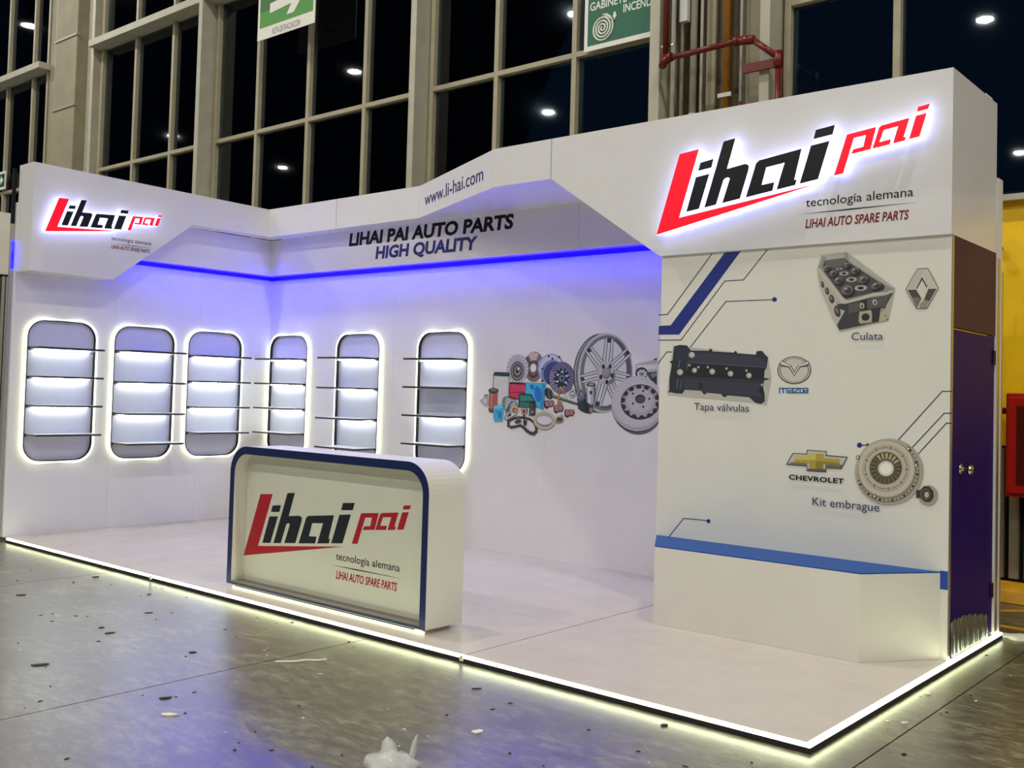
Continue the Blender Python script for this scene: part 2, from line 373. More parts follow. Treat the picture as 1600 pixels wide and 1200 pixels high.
MB().tube([(-2.86, 4.42, SILL), (-2.86, 4.42, TOPZ)], 0.032, pipe_ochre, 12).build('tube', op)
MB().box(-2.93, -2.79, 4.38, 4.40, 4.33, 4.37, pipe_white).build('clamp', op)
wp = empty('conduit', (-2.72, 4.44, SILL), 'thin white conduit with a maroon joint right of the ochre pipe', 'conduit')
MB().tube([(-2.72, 4.44, SILL), (-2.72, 4.44, TOPZ)], 0.013, pipe_white).build('tube', wp)
MB().tube([(-2.72, 4.44, 4.17), (-2.72, 4.44, 4.27)], 0.019, mat('maroon_joint', (104, 24, 44), 0.5)).build('joint', wp)
jb = MB().box(-3.36, -3.27, 4.36, 4.42, 5.15, 5.6, pipe_white).build('junction_box', None, 0.005); tag(jb, 'pale metal junction box at the top of the service bay', 'junction box')

# signs on the windows
def flat(name, parent, pts, y, mt, d=0.002):
    return MB().prism(pts, lambda u, v, k: (u, k, v), y-d, y, mt).build(name, parent)
ev = empty('evacuation_sign', (-9.53, 4.44, 6.32), 'green and white evacuation route sign with a white arrow', 'sign')
flat('sign_board', ev, [(-10.18, 6.32), (-8.91, 6.32), (-8.91, 7.25), (-10.18, 7.25)], 4.25, sign_white, 0.012)
flat('green_field', ev, [(-10.13, 6.49), (-8.95, 6.49), (-8.95, 7.21), (-10.13, 7.21)], 4.238, sign_green)
flat('dark_field', ev, [(-10.13, 6.72), (-9.55, 6.72), (-9.15, 7.21), (-10.13, 7.21)], 4.236, mat('sign_deep_green', (30, 108, 40), 0.4))
flat('arrow', ev, [(-9.90, 6.66), (-9.42, 6.70), (-9.52, 6.56), (-9.36, 6.56), (-9.13, 6.80), (-9.24, 7.05), (-9.42, 7.05), (-9.34, 6.84), (-9.90, 6.80)], 4.234, sign_white)
lettering('lettering', 'RUTA DE EVACUACION', (-9.83, 4.2375, 6.352), (1, 0, 0), 0.61, 0.085, ink_black, ev, 0.0)
for z in (6.5, 7.1): box('bracket', -9.42, -9.36, 4.25, 4.50, z, z+0.03, steel, ev)
fc = empty('fire_cabinet_sign', (-4.1, 4.49, 5.11), 'dark green fire cabinet sign with a white coiled hose', 'sign')
flat('sign_board', fc, [(-4.61, 5.13), (-3.58, 5.13), (-3.58, 5.86), (-4.61, 5.86)], 4.492, sign_white, 0.008)
flat('green_field', fc, [(-4.565, 5.185), (-3.60, 5.185), (-3.60, 5.84), (-4.565, 5.84)], 4.484, sign_green_dark)
lettering('lettering', 'GABINETE', (-4.54, 4.4815, 5.563), (1, 0, 0), 0.47, 0.085, sign_white, fc, 0.015)
lettering('lettering', 'INCENDIO', (-4.11, 4.4815, 5.455), (1, 0, 0), 0.45, 0.085, sign_white, fc, 0.015)
sp = [(-4.37+0.0053*t*math.cos(t), 4.480, 5.345+0.0056*t*math.sin(t)) for t in [1.5+0.35*i for i in range(73)]]
MB().tube(sp+[(-4.220, 4.480, 5.39), (-4.215, 4.480, 5.43)], 0.010, sign_white, 6).build('hose_coil', fc)
MB().prism([(-4.24, 5.43), (-4.19, 5.43), (-4.205, 5.485), (-4.225, 5.485)], lambda u, v, k: (u, k, v), 4.474, 4.483, sign_white).build('nozzle', fc)
es = empty('exit_sign', (-18.9, 4.47, 5.2), 'small green arrow sign at the left picture edge', 'sign')
flat('sign_board', es, [(-19.5, 5.20), (-18.71, 5.20), (-18.71, 5.56), (-19.5, 5.56)], 4.485, sign_white, 0.01)
flat('green_field', es, [(-19.46, 5.25), (-18.75, 5.25), (-18.75, 5.51), (-19.46, 5.51)], 4.475, mat('sign_teal_green', (14, 84, 54), 0.4))
flat('arrow', es, [(-19.2, 5.36), (-18.92, 5.36), (-18.92, 5.30), (-18.80, 5.385), (-18.92, 5.47), (-18.92, 5.41), (-19.2, 5.41)], 4.473, sign_white)

# hose cabinet right of the stand
hc = empty('fire_hose_cabinet', (0.05, 4.4, 0.74), 'red fire hose cabinet on the yellow wall at the right edge', 'cabinet')
MB().box(-0.32, 0.42, 4.30, 4.535, 0.76, 1.56, cab_red).build('cabinet_body', hc, 0.01)
d_ = MB().box(-0.30, 0.40, 4.275, 4.30, 0.79, 1.53, cab_red).build('door', hc, 0.006)
MB().box(-0.235, 0.335, 4.268, 4.276, 0.86, 1.46, cab_dark).build('door_pane', d_)
MB().box(0.36, 0.385, 4.255, 4.276, 1.10, 1.22, steel).build('handle', d_)
vf = empty('valve_fitting', (-0.40, 4.5, 1.40), 'dark red pipe fitting beside the hose cabinet', 'valve')
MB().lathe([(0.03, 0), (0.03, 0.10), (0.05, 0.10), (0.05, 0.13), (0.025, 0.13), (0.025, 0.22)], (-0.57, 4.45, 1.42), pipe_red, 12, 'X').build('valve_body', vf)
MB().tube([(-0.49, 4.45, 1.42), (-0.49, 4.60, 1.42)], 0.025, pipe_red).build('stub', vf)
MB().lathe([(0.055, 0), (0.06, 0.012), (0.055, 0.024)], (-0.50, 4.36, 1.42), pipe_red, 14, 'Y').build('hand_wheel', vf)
bell = MB().lathe([(0.035, 0), (0.045, 0.02), (0.03, 0.06), (0.012, 0.07)], (-0.46, 4.53, 2.72), ink_black, 14, 'Y').build('wall_bracket'); tag(bell, 'small dark round bracket on the yellow wall', 'bracket')
po = MB().box(-0.445, -0.425, 4.40, 4.42, FL, 2.35, alum).build('metal_rod'); tag(po, 'thin metal rod standing against the yellow wall', 'rod')

# neighbouring stand at the left picture edge
nb = empty('neighbour_stand', (-8.6, 0.3, FL), 'white panel of a neighbouring stand at the left edge', 'panel')
box('panel', -8.66, -8.60, -0.6, 0.285, 2.50, 3.12, counter_white, nb)
box('lower_panel', -8.66, -8.62, -0.6, 0.215, FL, 2.46, mat('neighbour_grey_panel', (186, 188, 180), 0.5), nb)
box('gap_dark_board', -8.70, -8.66, 0.20, 0.42, FL, 2.50, ink_black, nb)  # black board put in to darken the gap beside the posts
box('post', -8.64, -8.60, 0.295, 0.335, 2.30, 3.08, ink_black, nb)
box('post', -8.64, -8.60, 0.225, 0.255, FL, 2.48, alum, nb)
box('post', -8.64, -8.60, 0.265, 0.28, FL, 2.48, alum, nb)

# ============================================================ THE STAND
W = 7.77; D = 2.876; TX = -1.953; TY = 1.89; BW = 2.876; HT = 2.44; HN = 3.10; HH = 3.41
# ---- platform
pf = empty('stand_platform', (-W/2, D/2, FL), 'low white platform edged with a glowing light strip', 'platform')
MB().box(-W, -0.012, 0.012, D, FL, -0.012, ink_black).build('substructure', pf)
SX = [-W, -6.87, -4.43, -1.99, 0.0]; SY = [0.0, 1.02, D]
for i in range(4):
    for j in range(2):
        gx0 = 0.0045 if SX[i] == -1.99 else 0.0007; gx1 = 0.0045 if SX[i+1] == -1.99 else 0.0007
        MB().box(SX[i]+gx0, SX[i+1]-gx1, SY[j]+0.0008, SY[j+1]-0.0008, -0.012, 0, deckmat).build('floor_panel', pf)
MB().box(-W+0.09, 0.024, -0.021, -0.004, -0.014, -0.0005, led_edge).build('led_strip', pf)
MB().box(-W+0.09, 0.026, -0.023, -0.003, FL, -0.0145, dark_gap).build('edge_trim', pf)
MB().box(0.009, 0.024, -0.004, D+0.04, -0.014, -0.0005, led_edge).build('led_strip', pf)
MB().box(0.003, 0.026, -0.003, D+0.04, FL, -0.0145, dark_gap).build('edge_trim', pf)
for x_ in (-1.99, -5.2): MB().box(x_-0.012, x_+0.012, -0.030, -0.0215, -0.03, 0.0, paper_m).build('led_clip', pf)

# ---- left wall
sw = empty('stand_side_wall', (-W-0.03, 1.45, 0), 'white left side wall of the stand with three lit shelf niches', 'wall panel')
for a, b in ((-0.02, 0.98), (0.98, 1.96), (1.96, BW)):
    MB().box(-W-0.06, -W, a+0.0006, b-0.0006, 0, HN, white).build('wall_panel', sw)
MB().box(-W, -W+0.10, 0.01, BW-0.10, 2.70, HN, white).build('valance', sw)
MB().tube([(-W+0.092, 1.14, 2.690), (-W+0.092, BW-0.10, 2.690)], 0.006, led_blue, 6).build('blue_led_rope', sw)
MB().box(-W+0.0005, -W+0.020, 0.02, BW-0.021, 2.655, 2.6995, led_blue_glow).build('blue_glow_band', sw)  # added glowing band in place of the blue light on the wall
MB().box(-W-0.06, -W-0.03, -0.05, -0.021, 0, 2.9, alum).build('edge_profile', sw)
MB().tube([(-W-0.012, -0.035, 2.48), (-W-0.012, -0.035, 2.74)], 0.006, led_blue_glow, 6).build('blue_led_tail', sw)
MB().box(-W-0.06, -W-0.035, -0.05, -0.021, 2.9, 3.42, ink_black).build('edge_profile', sw)
# ---- back wall
bw = empty('stand_back_wall', (-4.0, BW+0.03, 0), 'white back wall of the stand with niches and car part print', 'wall panel')
for a, b in ((-W-0.06, -5.72), (-5.72, -3.74), (-3.74, TX)):
    MB().box(a+0.0006, b-0.0006, BW, BW+0.06, 0, HN, white).build('wall_panel', bw)
for a, b in ((-W, -3.345), (-3.345, TX-0.0)):
    v_ = MB().box(a+0.001, b-0.001, BW-0.10, BW, 2.70, HN, white).build('valance', bw)
    if a == -W: val = v_
MB().tube([(-W+0.10, BW-0.092, 2.690), (TX-0.01, BW-0.092, 2.690)], 0.006, led_blue, 6).build('blue_led_rope', bw)
MB().box(-W+0.021, TX-0.01, BW-0.020, BW-0.0005, 2.655, 2.6995, led_blue_glow).build('blue_glow_band', bw)  # same added band, imitating the blue wall glow under the valance
lettering('lettering', 'LIHAI PAI AUTO PARTS', (-6.341, BW-0.1015, 2.948), (1, 0, 0), 2.26, 0.123, ink_black, val, 0.042, 1.0, 0.10)
lettering('lettering', 'HIGH QUALITY', (-5.923, BW-0.1015, 2.787), (1, 0, 0), 1.41, 0.115, mat('blue_letter_vinyl', (16, 28, 112), 0.5), val, 0.042, 1.0, 0.10)

# ---- left header with diagonal cut
sh = empty('side_header', (-W+0.146, 1.3, 2.45), 'white header on the left wall with a diagonal lower edge', 'header')
XB = -W+0.292; OUT = [(-0.012, 2.452), (0.80, 2.452), (1.65, 3.108), (2.60, 3.108), (2.60, HH), (-0.012, 3.446)]
MB().prism(OUT, lambda u, v, d: (d, u, v), XB, XB-0.02, white).build('fascia', sh)
MB().box(-W+0.001, XB-0.02, -0.012, 0.008, 2.452, 3.446, white).build('end_cap', sh)
MB().box(-W+0.001, XB-0.02, 0.008, 0.80, 2.452, 2.467, white_soffit).build('soffit', sh)
MB().prism([(0.80, 2.452), (1.65, 3.108), (1.64, 3.121), (0.79, 2.467)], lambda u, v, d: (d, u, v), XB-0.02, -W+0.101, white_soffit).build('soffit', sh)
MB().box(-W+0.101, XB-0.02, 1.65, BW-0.101, 3.108, 3.122, white_soffit).build('soffit', sh)
# ---- main header
mh = empty('main_header', (-2.5, 2.3, HT), 'long white header spanning the back and the store room, bent towards the front', 'header')
fh = MB().prism([(0.0, HT), (TX-0.008, HT), (-2.949, HN), (-3.536, HN), (-3.536, HH), (0.0, HH)], lambda u, v, d: (u, d, v), 1.870, 2.774, white, white_soffit).build('front_fascia', mh)
rh = MB().prism([(-3.537, 1.872), (-5.11, 2.583), (-7.476, 2.583), (-7.476, 2.95), (-3.537, 2.95)], lambda u, v, d: (u, v, d), HN, HH, white_soffit, white).build('rear_fascia', mh)
MB().box(-2.953, -2.948, 1.8685, 1.8705, HN, HH, mat('seam_grey', (150, 146, 140), 0.7)).build('seam', fh)
MB().box(-6.33, -6.326, 2.5815, 2.5835, HN, HH, mat('seam_grey', (150, 146, 140), 0.7)).build('seam', rh)
ux = Vector((-3.537+5.11, 1.872-2.583, 0)); ul = ux.length; ux.normalize(); un = Vector((ux.y, -ux.x, 0))
lettering('lettering', 'www.li-hai.com', Vector((-5.11, 2.583, 3.196))+ux*0.15+un*0.002, ux, 1.366, 0.118, mat('blue_letter_vinyl', (20, 34, 120), 0.4), rh, 0.004)
box('top_cap', -0.42, -0.02, 2.60, 2.74, HH, HH+0.03, white, mh)

# ---- store room (tower)
tw = empty('store_room', (TX/2, 2.35, 0), 'white store room of the stand with car part print and a dark violet door', 'store room')
fp = MB().box(TX, -0.004, TY, TY+0.04, 0, HT, print_white).build('front_panel', tw)
MB().box(TX, TX+0.04, TY+0.04, BW, 0, HT, white).build('left_panel', tw)
MB().box(-0.05, 0.006, 2.79, 2.90, 0, HT, white).build('rear_edge_panel', tw)
MB().box(-0.05, 0.006, 2.79, 2.90, HT, 2.93, white).build('rear_edge_panel', mh)
MB().box(-0.02, 0.008, 2.80, 2.86, 0, HT-0.03, alum).build('corner_profile', tw, 0.004)
MB().box(-0.02, 0.008, 2.90, 2.93, 0, 2.33, alum).build('corner_profile', tw, 0.004)
MB().box(-0.03, -0.002, TY+0.04, 2.79, 1.905, HT, door_upper).build('transom_panel', tw)
MB().box(-0.03, 0.0, TY+0.005, TY+0.04, 0.0, HT, alum).build('door_post', tw, 0.003)
dr = MB().box(-0.035, -0.004, TY+0.045, 2.775, 0.02, 1.895, door_vinyl).build('door', tw)
kn = MB().lathe([(0.032, 0), (0.032, 0.008), (0.012, 0.012), (0.012, 0.035), (0.026, 0.042), (0.030, 0.058), (0.022, 0.072), (0.005, 0.075)], (-0.004, 2.09, 1.08), steel, 18, 'X').build('door_knob', dr)
for z in (0.24, 1.72): MB().box(-0.01, 0.004, 2.735, 2.785, z, z+0.09, ink_black).build('hinge', dr)
# wrinkled foil at the foot of the door
vs = []; fs = []; n = 70
for i in range(n+1):
    y = TY+0.05+0.72*i/n; wv = random.uniform(-0.007, 0.007)
    vs += [(0.001+abs(wv)*0.2, y, 0.215+random.uniform(-0.012, 0.012)-0.09*max(0, i/n-0.3)), (0.004+abs(wv), y, 0.012)]
for i in range(n): fs.append((2*i, 2*i+1, 2*i+3, 2*i+2))
fo = MB().add(vs, fs, chrome_film, True).build('foil_skirt', dr)
fo.modifiers.new('solid', 'SOLIDIFY').thickness = 0.0015
MB().box(-0.048, -0.004, TY-0.0012, TY, 0.40, 0.505, mat('royal_blue_vinyl', (20, 70, 170), 0.4)).build('blue_stripe', fp)

# ---- display plinth in front of the store room
pl = empty('display_plinth', (-1.0, 1.65, 0), 'white angled display plinth with a blue top in front of the store room', 'plinth')
pp = [(TX+0.006, TY-0.002), (-1.680, 1.440), (-0.348, 1.468), (-0.045, TY-0.002)]
MB().prism(pp, lambda u, v, d: (u, v, d), 0.0, 0.492, counter_white).build('body', pl, 0.002)
MB().prism(pp, lambda u, v, d: (u, v, d), 0.492, 0.498, blue_print).build('top_panel', pl)

# ---- reception counter
ct = empty('reception_counter', (-3.46, 0.3, 0), 'white reception counter with a blue framed front and red and black logo', 'counter')
CX0, CX1, CY0, CY1, CZ0, CZ1, CR = -4.475, -2.452, 0.150, 0.470, 0.030, 1.020, 0.185
oo = rrect(CX0, CX1, CZ0, CZ1, CR, 10, (0, 0, 1, 1))
ii = rrect(CX0+0.048, CX1-0.048, CZ0+0.018, CZ1-0.055, CR-0.045, 10, (0, 0, 1, 1))
mb = MB(); n = len(oo)
fo_ = [(u, CY0, v) for u, v in oo]; fi_ = [(u, CY0, v) for u, v in ii]; bo_ = [(u, CY1, v) for u, v in oo]; ri_ = [(u, CY0+0.10, v) for u, v in ii]
mb.add(fo_+bo_, [(i, (i+1) % n, (i+1) % n+n, i+n) for i in range(n)], counter_white)
mb.add(bo_, [list(range(n))], counter_white)
mb.add(fi_+ri_, [(i, (i+1) % n, (i+1) % n+n, i+n) for i in range(n)], counter_white)
mb.build('shell', ct, 0.0)
MB().add(fo_+fi_+[(u, y-0.004, v) for u, y, v in fo_]+[(u, y-0.004, v) for u, y, v in fi_],
   [(i, (i+1) % n, (i+1) % n+n, i+n) for i in range(n)]+[(2*n+i, 2*n+(i+1) % n, 3*n+(i+1) % n, 3*n+i) for i in range(n)]+[(i, (i+1) % n, 2*n+(i+1) % n, 2*n+i) for i in range(n)]+[(n+i, n+(i+1) % n, 3*n+(i+1) % n, 3*n+i) for i in range(n)], navy).build('blue_frame', ct)
fpan = MB().add(ri_, [list(range(n))], panel_cream).build('front_panel', ct)
MB().box(CX0+0.04, CX1-0.05, CY0+0.03, CY1-0.06, 0.0, CZ0, counter_white).build('foot', ct)
MB().box(CX0+0.05, CX1-0.03, CY0+0.012, CY0+0.03, 0.003, 0.012, led_counter).build('led_strip', ct)
MB().box(CX0+0.05, CX1-0.05, CY0+0.002, CY0+0.0995, CZ0+0.0185, CZ0+0.021, ledge_grey).build('ledge', ct)
MB().box(CX0+0.08, CX1-0.10, CY0+0.010, CY0+0.012, 0.015, 0.022, ink_black).build('light_slot', ct)
MB().box(CX1-0.062, CX1-0.050, CY0+0.03, CY0+0.045, 0.50, 0.53, ink_black).build('clip', ct)

# ---- the company logo: 3 anchors carry it to each place (L foot, L head, head of the last i)
def logo_map(Lb, Lt, It):
    Lb, Lt, It = Vector(Lb), Vector(Lt), Vector(It)
    return lambda a, b: Lb+(Lt-Lb)*a+(It-Lb)*b
LOGO=[('letter_l','r',[(1.000,0.000),(0.925,0.089),(0.091,0.089),(-0.340,0.667),(0.000,0.000)]),
('letter_i','k',[(0.549,0.113),(0.501,0.174),(0.079,0.173),(0.122,0.115)]),
('letter_i_dot','k',[(0.722,0.114),(0.680,0.173),(0.572,0.175),(0.620,0.115)]),
('letter_h','k',[(0.851,0.196),(0.811,0.247),(0.446,0.250),(0.390,0.325),(0.365,0.338),(0.332,0.347),(0.281,0.350),(-0.053,0.350),(0.002,0.274),(0.290,0.276),(0.319,0.267),(0.327,0.254),(0.311,0.249),(0.022,0.248),(0.060,0.196)]),
('letter_a','k',[(0.341,0.385),(0.217,0.554),(-0.146,0.563),(-0.153,0.573),(-0.222,0.574),(-0.168,0.500),(0.141,0.499),(0.198,0.426),(-0.006,0.429),(-0.052,0.481),(-0.156,0.484),(-0.075,0.374),(0.321,0.375)]),
('letter_i','k',[(0.196,0.589),(0.142,0.660),(-0.285,0.661),(-0.232,0.590)]),
('letter_i_dot','k',[(0.371,0.589),(0.313,0.662),(0.205,0.664),(0.264,0.591)]),
('letter_p','r',[(0.112,0.722),(0.031,0.827),(-0.216,0.833),(-0.163,0.763),(-0.112,0.764),(-0.140,0.801),(-0.009,0.796),(0.025,0.754),(-0.360,0.755),(-0.335,0.721)]),
('letter_a','r',[(0.017,0.845),(-0.055,0.942),(-0.258,0.943),(-0.265,0.952),(-0.307,0.951),(-0.276,0.910),(-0.092,0.909),(-0.056,0.860),(-0.177,0.858),(-0.208,0.898),(-0.268,0.900),(-0.220,0.838),(0.001,0.838)]),
('letter_i','r',[(-0.069,0.963),(-0.095,0.999),(-0.341,1.000),(-0.313,0.964)]),
('letter_i_dot','r',[(0.029,0.960),(-0.000,1.000),(-0.054,0.999),(-0.027,0.962)]),
]

f_ = logo_map((-4.424, 0.22), (-4.247, 0.679), (-2.705, 0.741))
for nme, c, pts in LOGO:
    q = [f_(a, b) for a, b in pts]
    MB().prism([(p.x, p.y) for p in q], lambda u, v, d: (u, d, v), CY0+0.0985, CY0+0.0998, logo_red if c == 'r' else logo_black).build(nme, fpan)
lettering('lettering', 'tecnología alemana', (-3.397, CY0+0.0985, 0.320), (1, 0, 0), 0.61, 0.048, ink_black, fpan, 0.0)
MB().add([(-3.445, CY0+0.0985, 0.279), (-3.2, CY0+0.0985, 0.276), (-2.745, CY0+0.0985, 0.281), (-3.2, CY0+0.0985, 0.283)], [(0, 1, 2, 3)], ink_black).build('rule', fpan)
lettering('lettering', 'LIHAI AUTO SPARE PARTS', (-3.392, CY0+0.0985, 0.197), (1, 0, 0), 0.585, 0.050, logo_red, fpan, 0.02, 1.0, 0.18)

def halo_sign(name, label, fn, nrm, base, f_, depth):
    """lit letters: fn(u, v, d): plane coordinates, d metres out of the fascia"""
    root = empty(name, base, label, 'sign', 'halo lit logo signs')
    for nme, c, pts in LOGO:
        q = [f_(a, b) for a, b in pts]; P = [(p.x, p.y) for p in q]
        g0 = 0.032
        n = len(P); front = [fn(u, v, depth) for u, v in P]; back = [fn(u, v, g0) for u, v in P]
        mb = MB().add(front+back, [(i, (i+1) % n, (i+1) % n+n, i+n) for i in range(n)], sign_side)
        mb.add(back, [list(range(n))], sign_back)
        lt = mb.build(nme, root)
        cx = sum(p[0] for p in P)/n; cy = sum(p[1] for p in P)/n
        MB().prism(P, fn, depth+0.003, depth+0.0003, sign_red if c == 'r' else sign_black, sign_side).build('face', lt)
    return root
hs1 = halo_sign('illuminated_sign', 'large glowing red and black logo sign over the store room', lambda u, v, d: (u, 1.870-d, v), None, (-1.0, 1.85, 2.58), logo_map((-1.945, 2.578), (-1.773, 3.122), (-0.105, 3.198)), 0.070)
hs2 = halo_sign('illuminated_sign', 'small glowing red and black logo sign on the left header', lambda u, v, d: (-W+0.292+d, u, v), None, (-7.45, 0.7, 2.82), logo_map((0.083, 2.814), (0.201, 3.143), (1.249, 3.135)), 0.058)
lettering('lettering', 'tecnología alemana', (-0.887, 1.8685, 2.682), (1, 0, 0), 0.668, 0.054, ink_black, fh, 0.0, 1.0)
MB().add([(-0.935, 1.8685, 2.638), (-0.6, 1.8685, 2.636), (-0.172, 1.8685, 2.643), (-0.6, 1.8685, 2.644)], [(0, 1, 2, 3)], ink_black).build('rule', fh)
dred = mat('dark_red_vinyl', (120, 16, 28), 0.4)
lettering('lettering', 'LIHAI AUTO SPARE PARTS', (-0.888, 1.8685, 2.547), (1, 0, 0), 0.645, 0.054, dred, fh, 0.02, 1.0, 0.18)
sf = kids(sh)[0]; XF = -W+0.292+0.0015
lettering('lettering', 'tecnología alemana', (XF, 0.758, 2.829), (0, 1, 0), 0.422, 0.036, ink_black, sf)
MB().add([(XF, 0.73, 2.799), (XF, 1.0, 2.797), (XF, 1.20, 2.802), (XF, 1.0, 2.803)], [(0, 1, 2, 3)], ink_black).build('rule', sf)
lettering('lettering', 'LIHAI AUTO SPARE PARTS', (XF, 0.760, 2.748), (0, 1, 0), 0.408, 0.036, dred, sf, 0.02, 1.0, 0.18)

# ---- lit shelf niches (local frame: wall surface at y = 0, room at -y, x along the wall, z up from the platform)
def niche(zs, depth):
    root = empty('shelf_niche', (0, 0, 0))
    x0, x1, z0, z1 = -0.345, 0.345, 0.675, 2.035
    def loop(a, r, n=8): return rrect(x0+a, x1-a, z0+a, z1-a, r, n)
    MB().prism(loop(0.014, 0.16), lambda u, v, d: (u, d, v), -0.003, -0.0005, niche_back).build('back_panel', root)
    o_ = loop(0.012, 0.163); i_ = loop(0.020, 0.155); n = len(o_); mb = MB()
    for (A, B, y0, y1) in ((o_, i_, -0.034, -0.034),):
        mb.add([(u, y0, v) for u, v in A]+[(u, y1, v) for u, v in B], [(i, (i+1) % n, (i+1) % n+n, i+n) for i in range(n)], rim_dark)
    mb.add([(u, -0.034, v) for u, v in i_]+[(u, -0.001, v) for u, v in i_], [(i, (i+1) % n, (i+1) % n+n, i+n) for i in range(n)], rim_dark)
    mb.add([(u, -0.034, v) for u, v in o_]+[(u, -0.001, v) for u, v in o_], [(i, (i+1) % n, (i+1) % n+n, i+n) for i in range(n)], rim_dark)
    mb.build('rim', root)
    MB().tube([(u, -0.024, v) for u, v in loop(0.0, 0.172, 10)], 0.0120, led_neon, 8, True).build('neon_tube', root)
    for k, z in enumerate(zs):
        s_ = MB().box(-0.315, 0.315, -depth, -0.004, z-0.009, z+0.009, shelf_top, shelf_edge).build('shelf', root)
        if k < 3: MB().box(-0.27, 0.27, -0.055, -0.045, z-0.016, z-0.0095, led_shelf).build('shelf_led', s_)
        for sx in (-0.30, 0.30): MB().box(sx-0.012, sx+0.012, -0.05, -0.004, z-0.022, z-0.0095, alum).build('bracket', s_)
    return root
ZA = (1.755, 1.483, 1.212, 0.940); ZB = (1.765, 1.455, 1.142, 0.842)
na = niche(ZA, 0.25); nb_ = niche(ZB, 0.31)
grp = 'lit shelf niches on the stand walls'
spots = [(na, (-W, 0.448, 0), 1, 'lit shelf niche at the front end of the left wall', 0),
         (nb_, (-W, 1.31, 0), 1, 'middle lit shelf niche of the left wall, with deeper shelves', 0),
         (na, (-W, 2.14, 0), 1, 'lit shelf niche of the left wall next to the corner', 0),
         (na, (-7.39, BW, 0), 0, 'lit shelf niche of the back wall next to the corner', 0),
         (nb_, (-6.225, BW, 0), 0, 'middle lit shelf niche of the back wall, with deeper shelves', 0),
         (na, (-4.995, BW, 0), 0, 'shelf niche beside the car part print, one of its lights out', 1)]
done = set()
for p_, loc, left, lab, off in spots:
    o = p_ if p_.name not in done else copy_tree(p_)
    done.add(p_.name)
    tag(o, lab, 'shelf', grp); o['_loc'] = loc; o['_l'] = left; o['_off'] = off
for o in [o for o in bpy.data.objects if '_loc' in o.keys()]:
    o.location = tuple(o['_loc']); o.rotation_euler = (0, 0, R(90) if o['_l'] else 0)
    if o['_off']:
        shs = sorted([c for c in kids(o) if c.name.startswith('shelf')], key=lambda c: -c.data.vertices[0].co.z)
        for c in kids(shs[1]):
            if c.name.startswith('shelf_led'):
                c.data = c.data.copy(); c.data.materials.clear(); c.data.materials.append(led_off)
    del o['_loc'], o['_l'], o['_off']

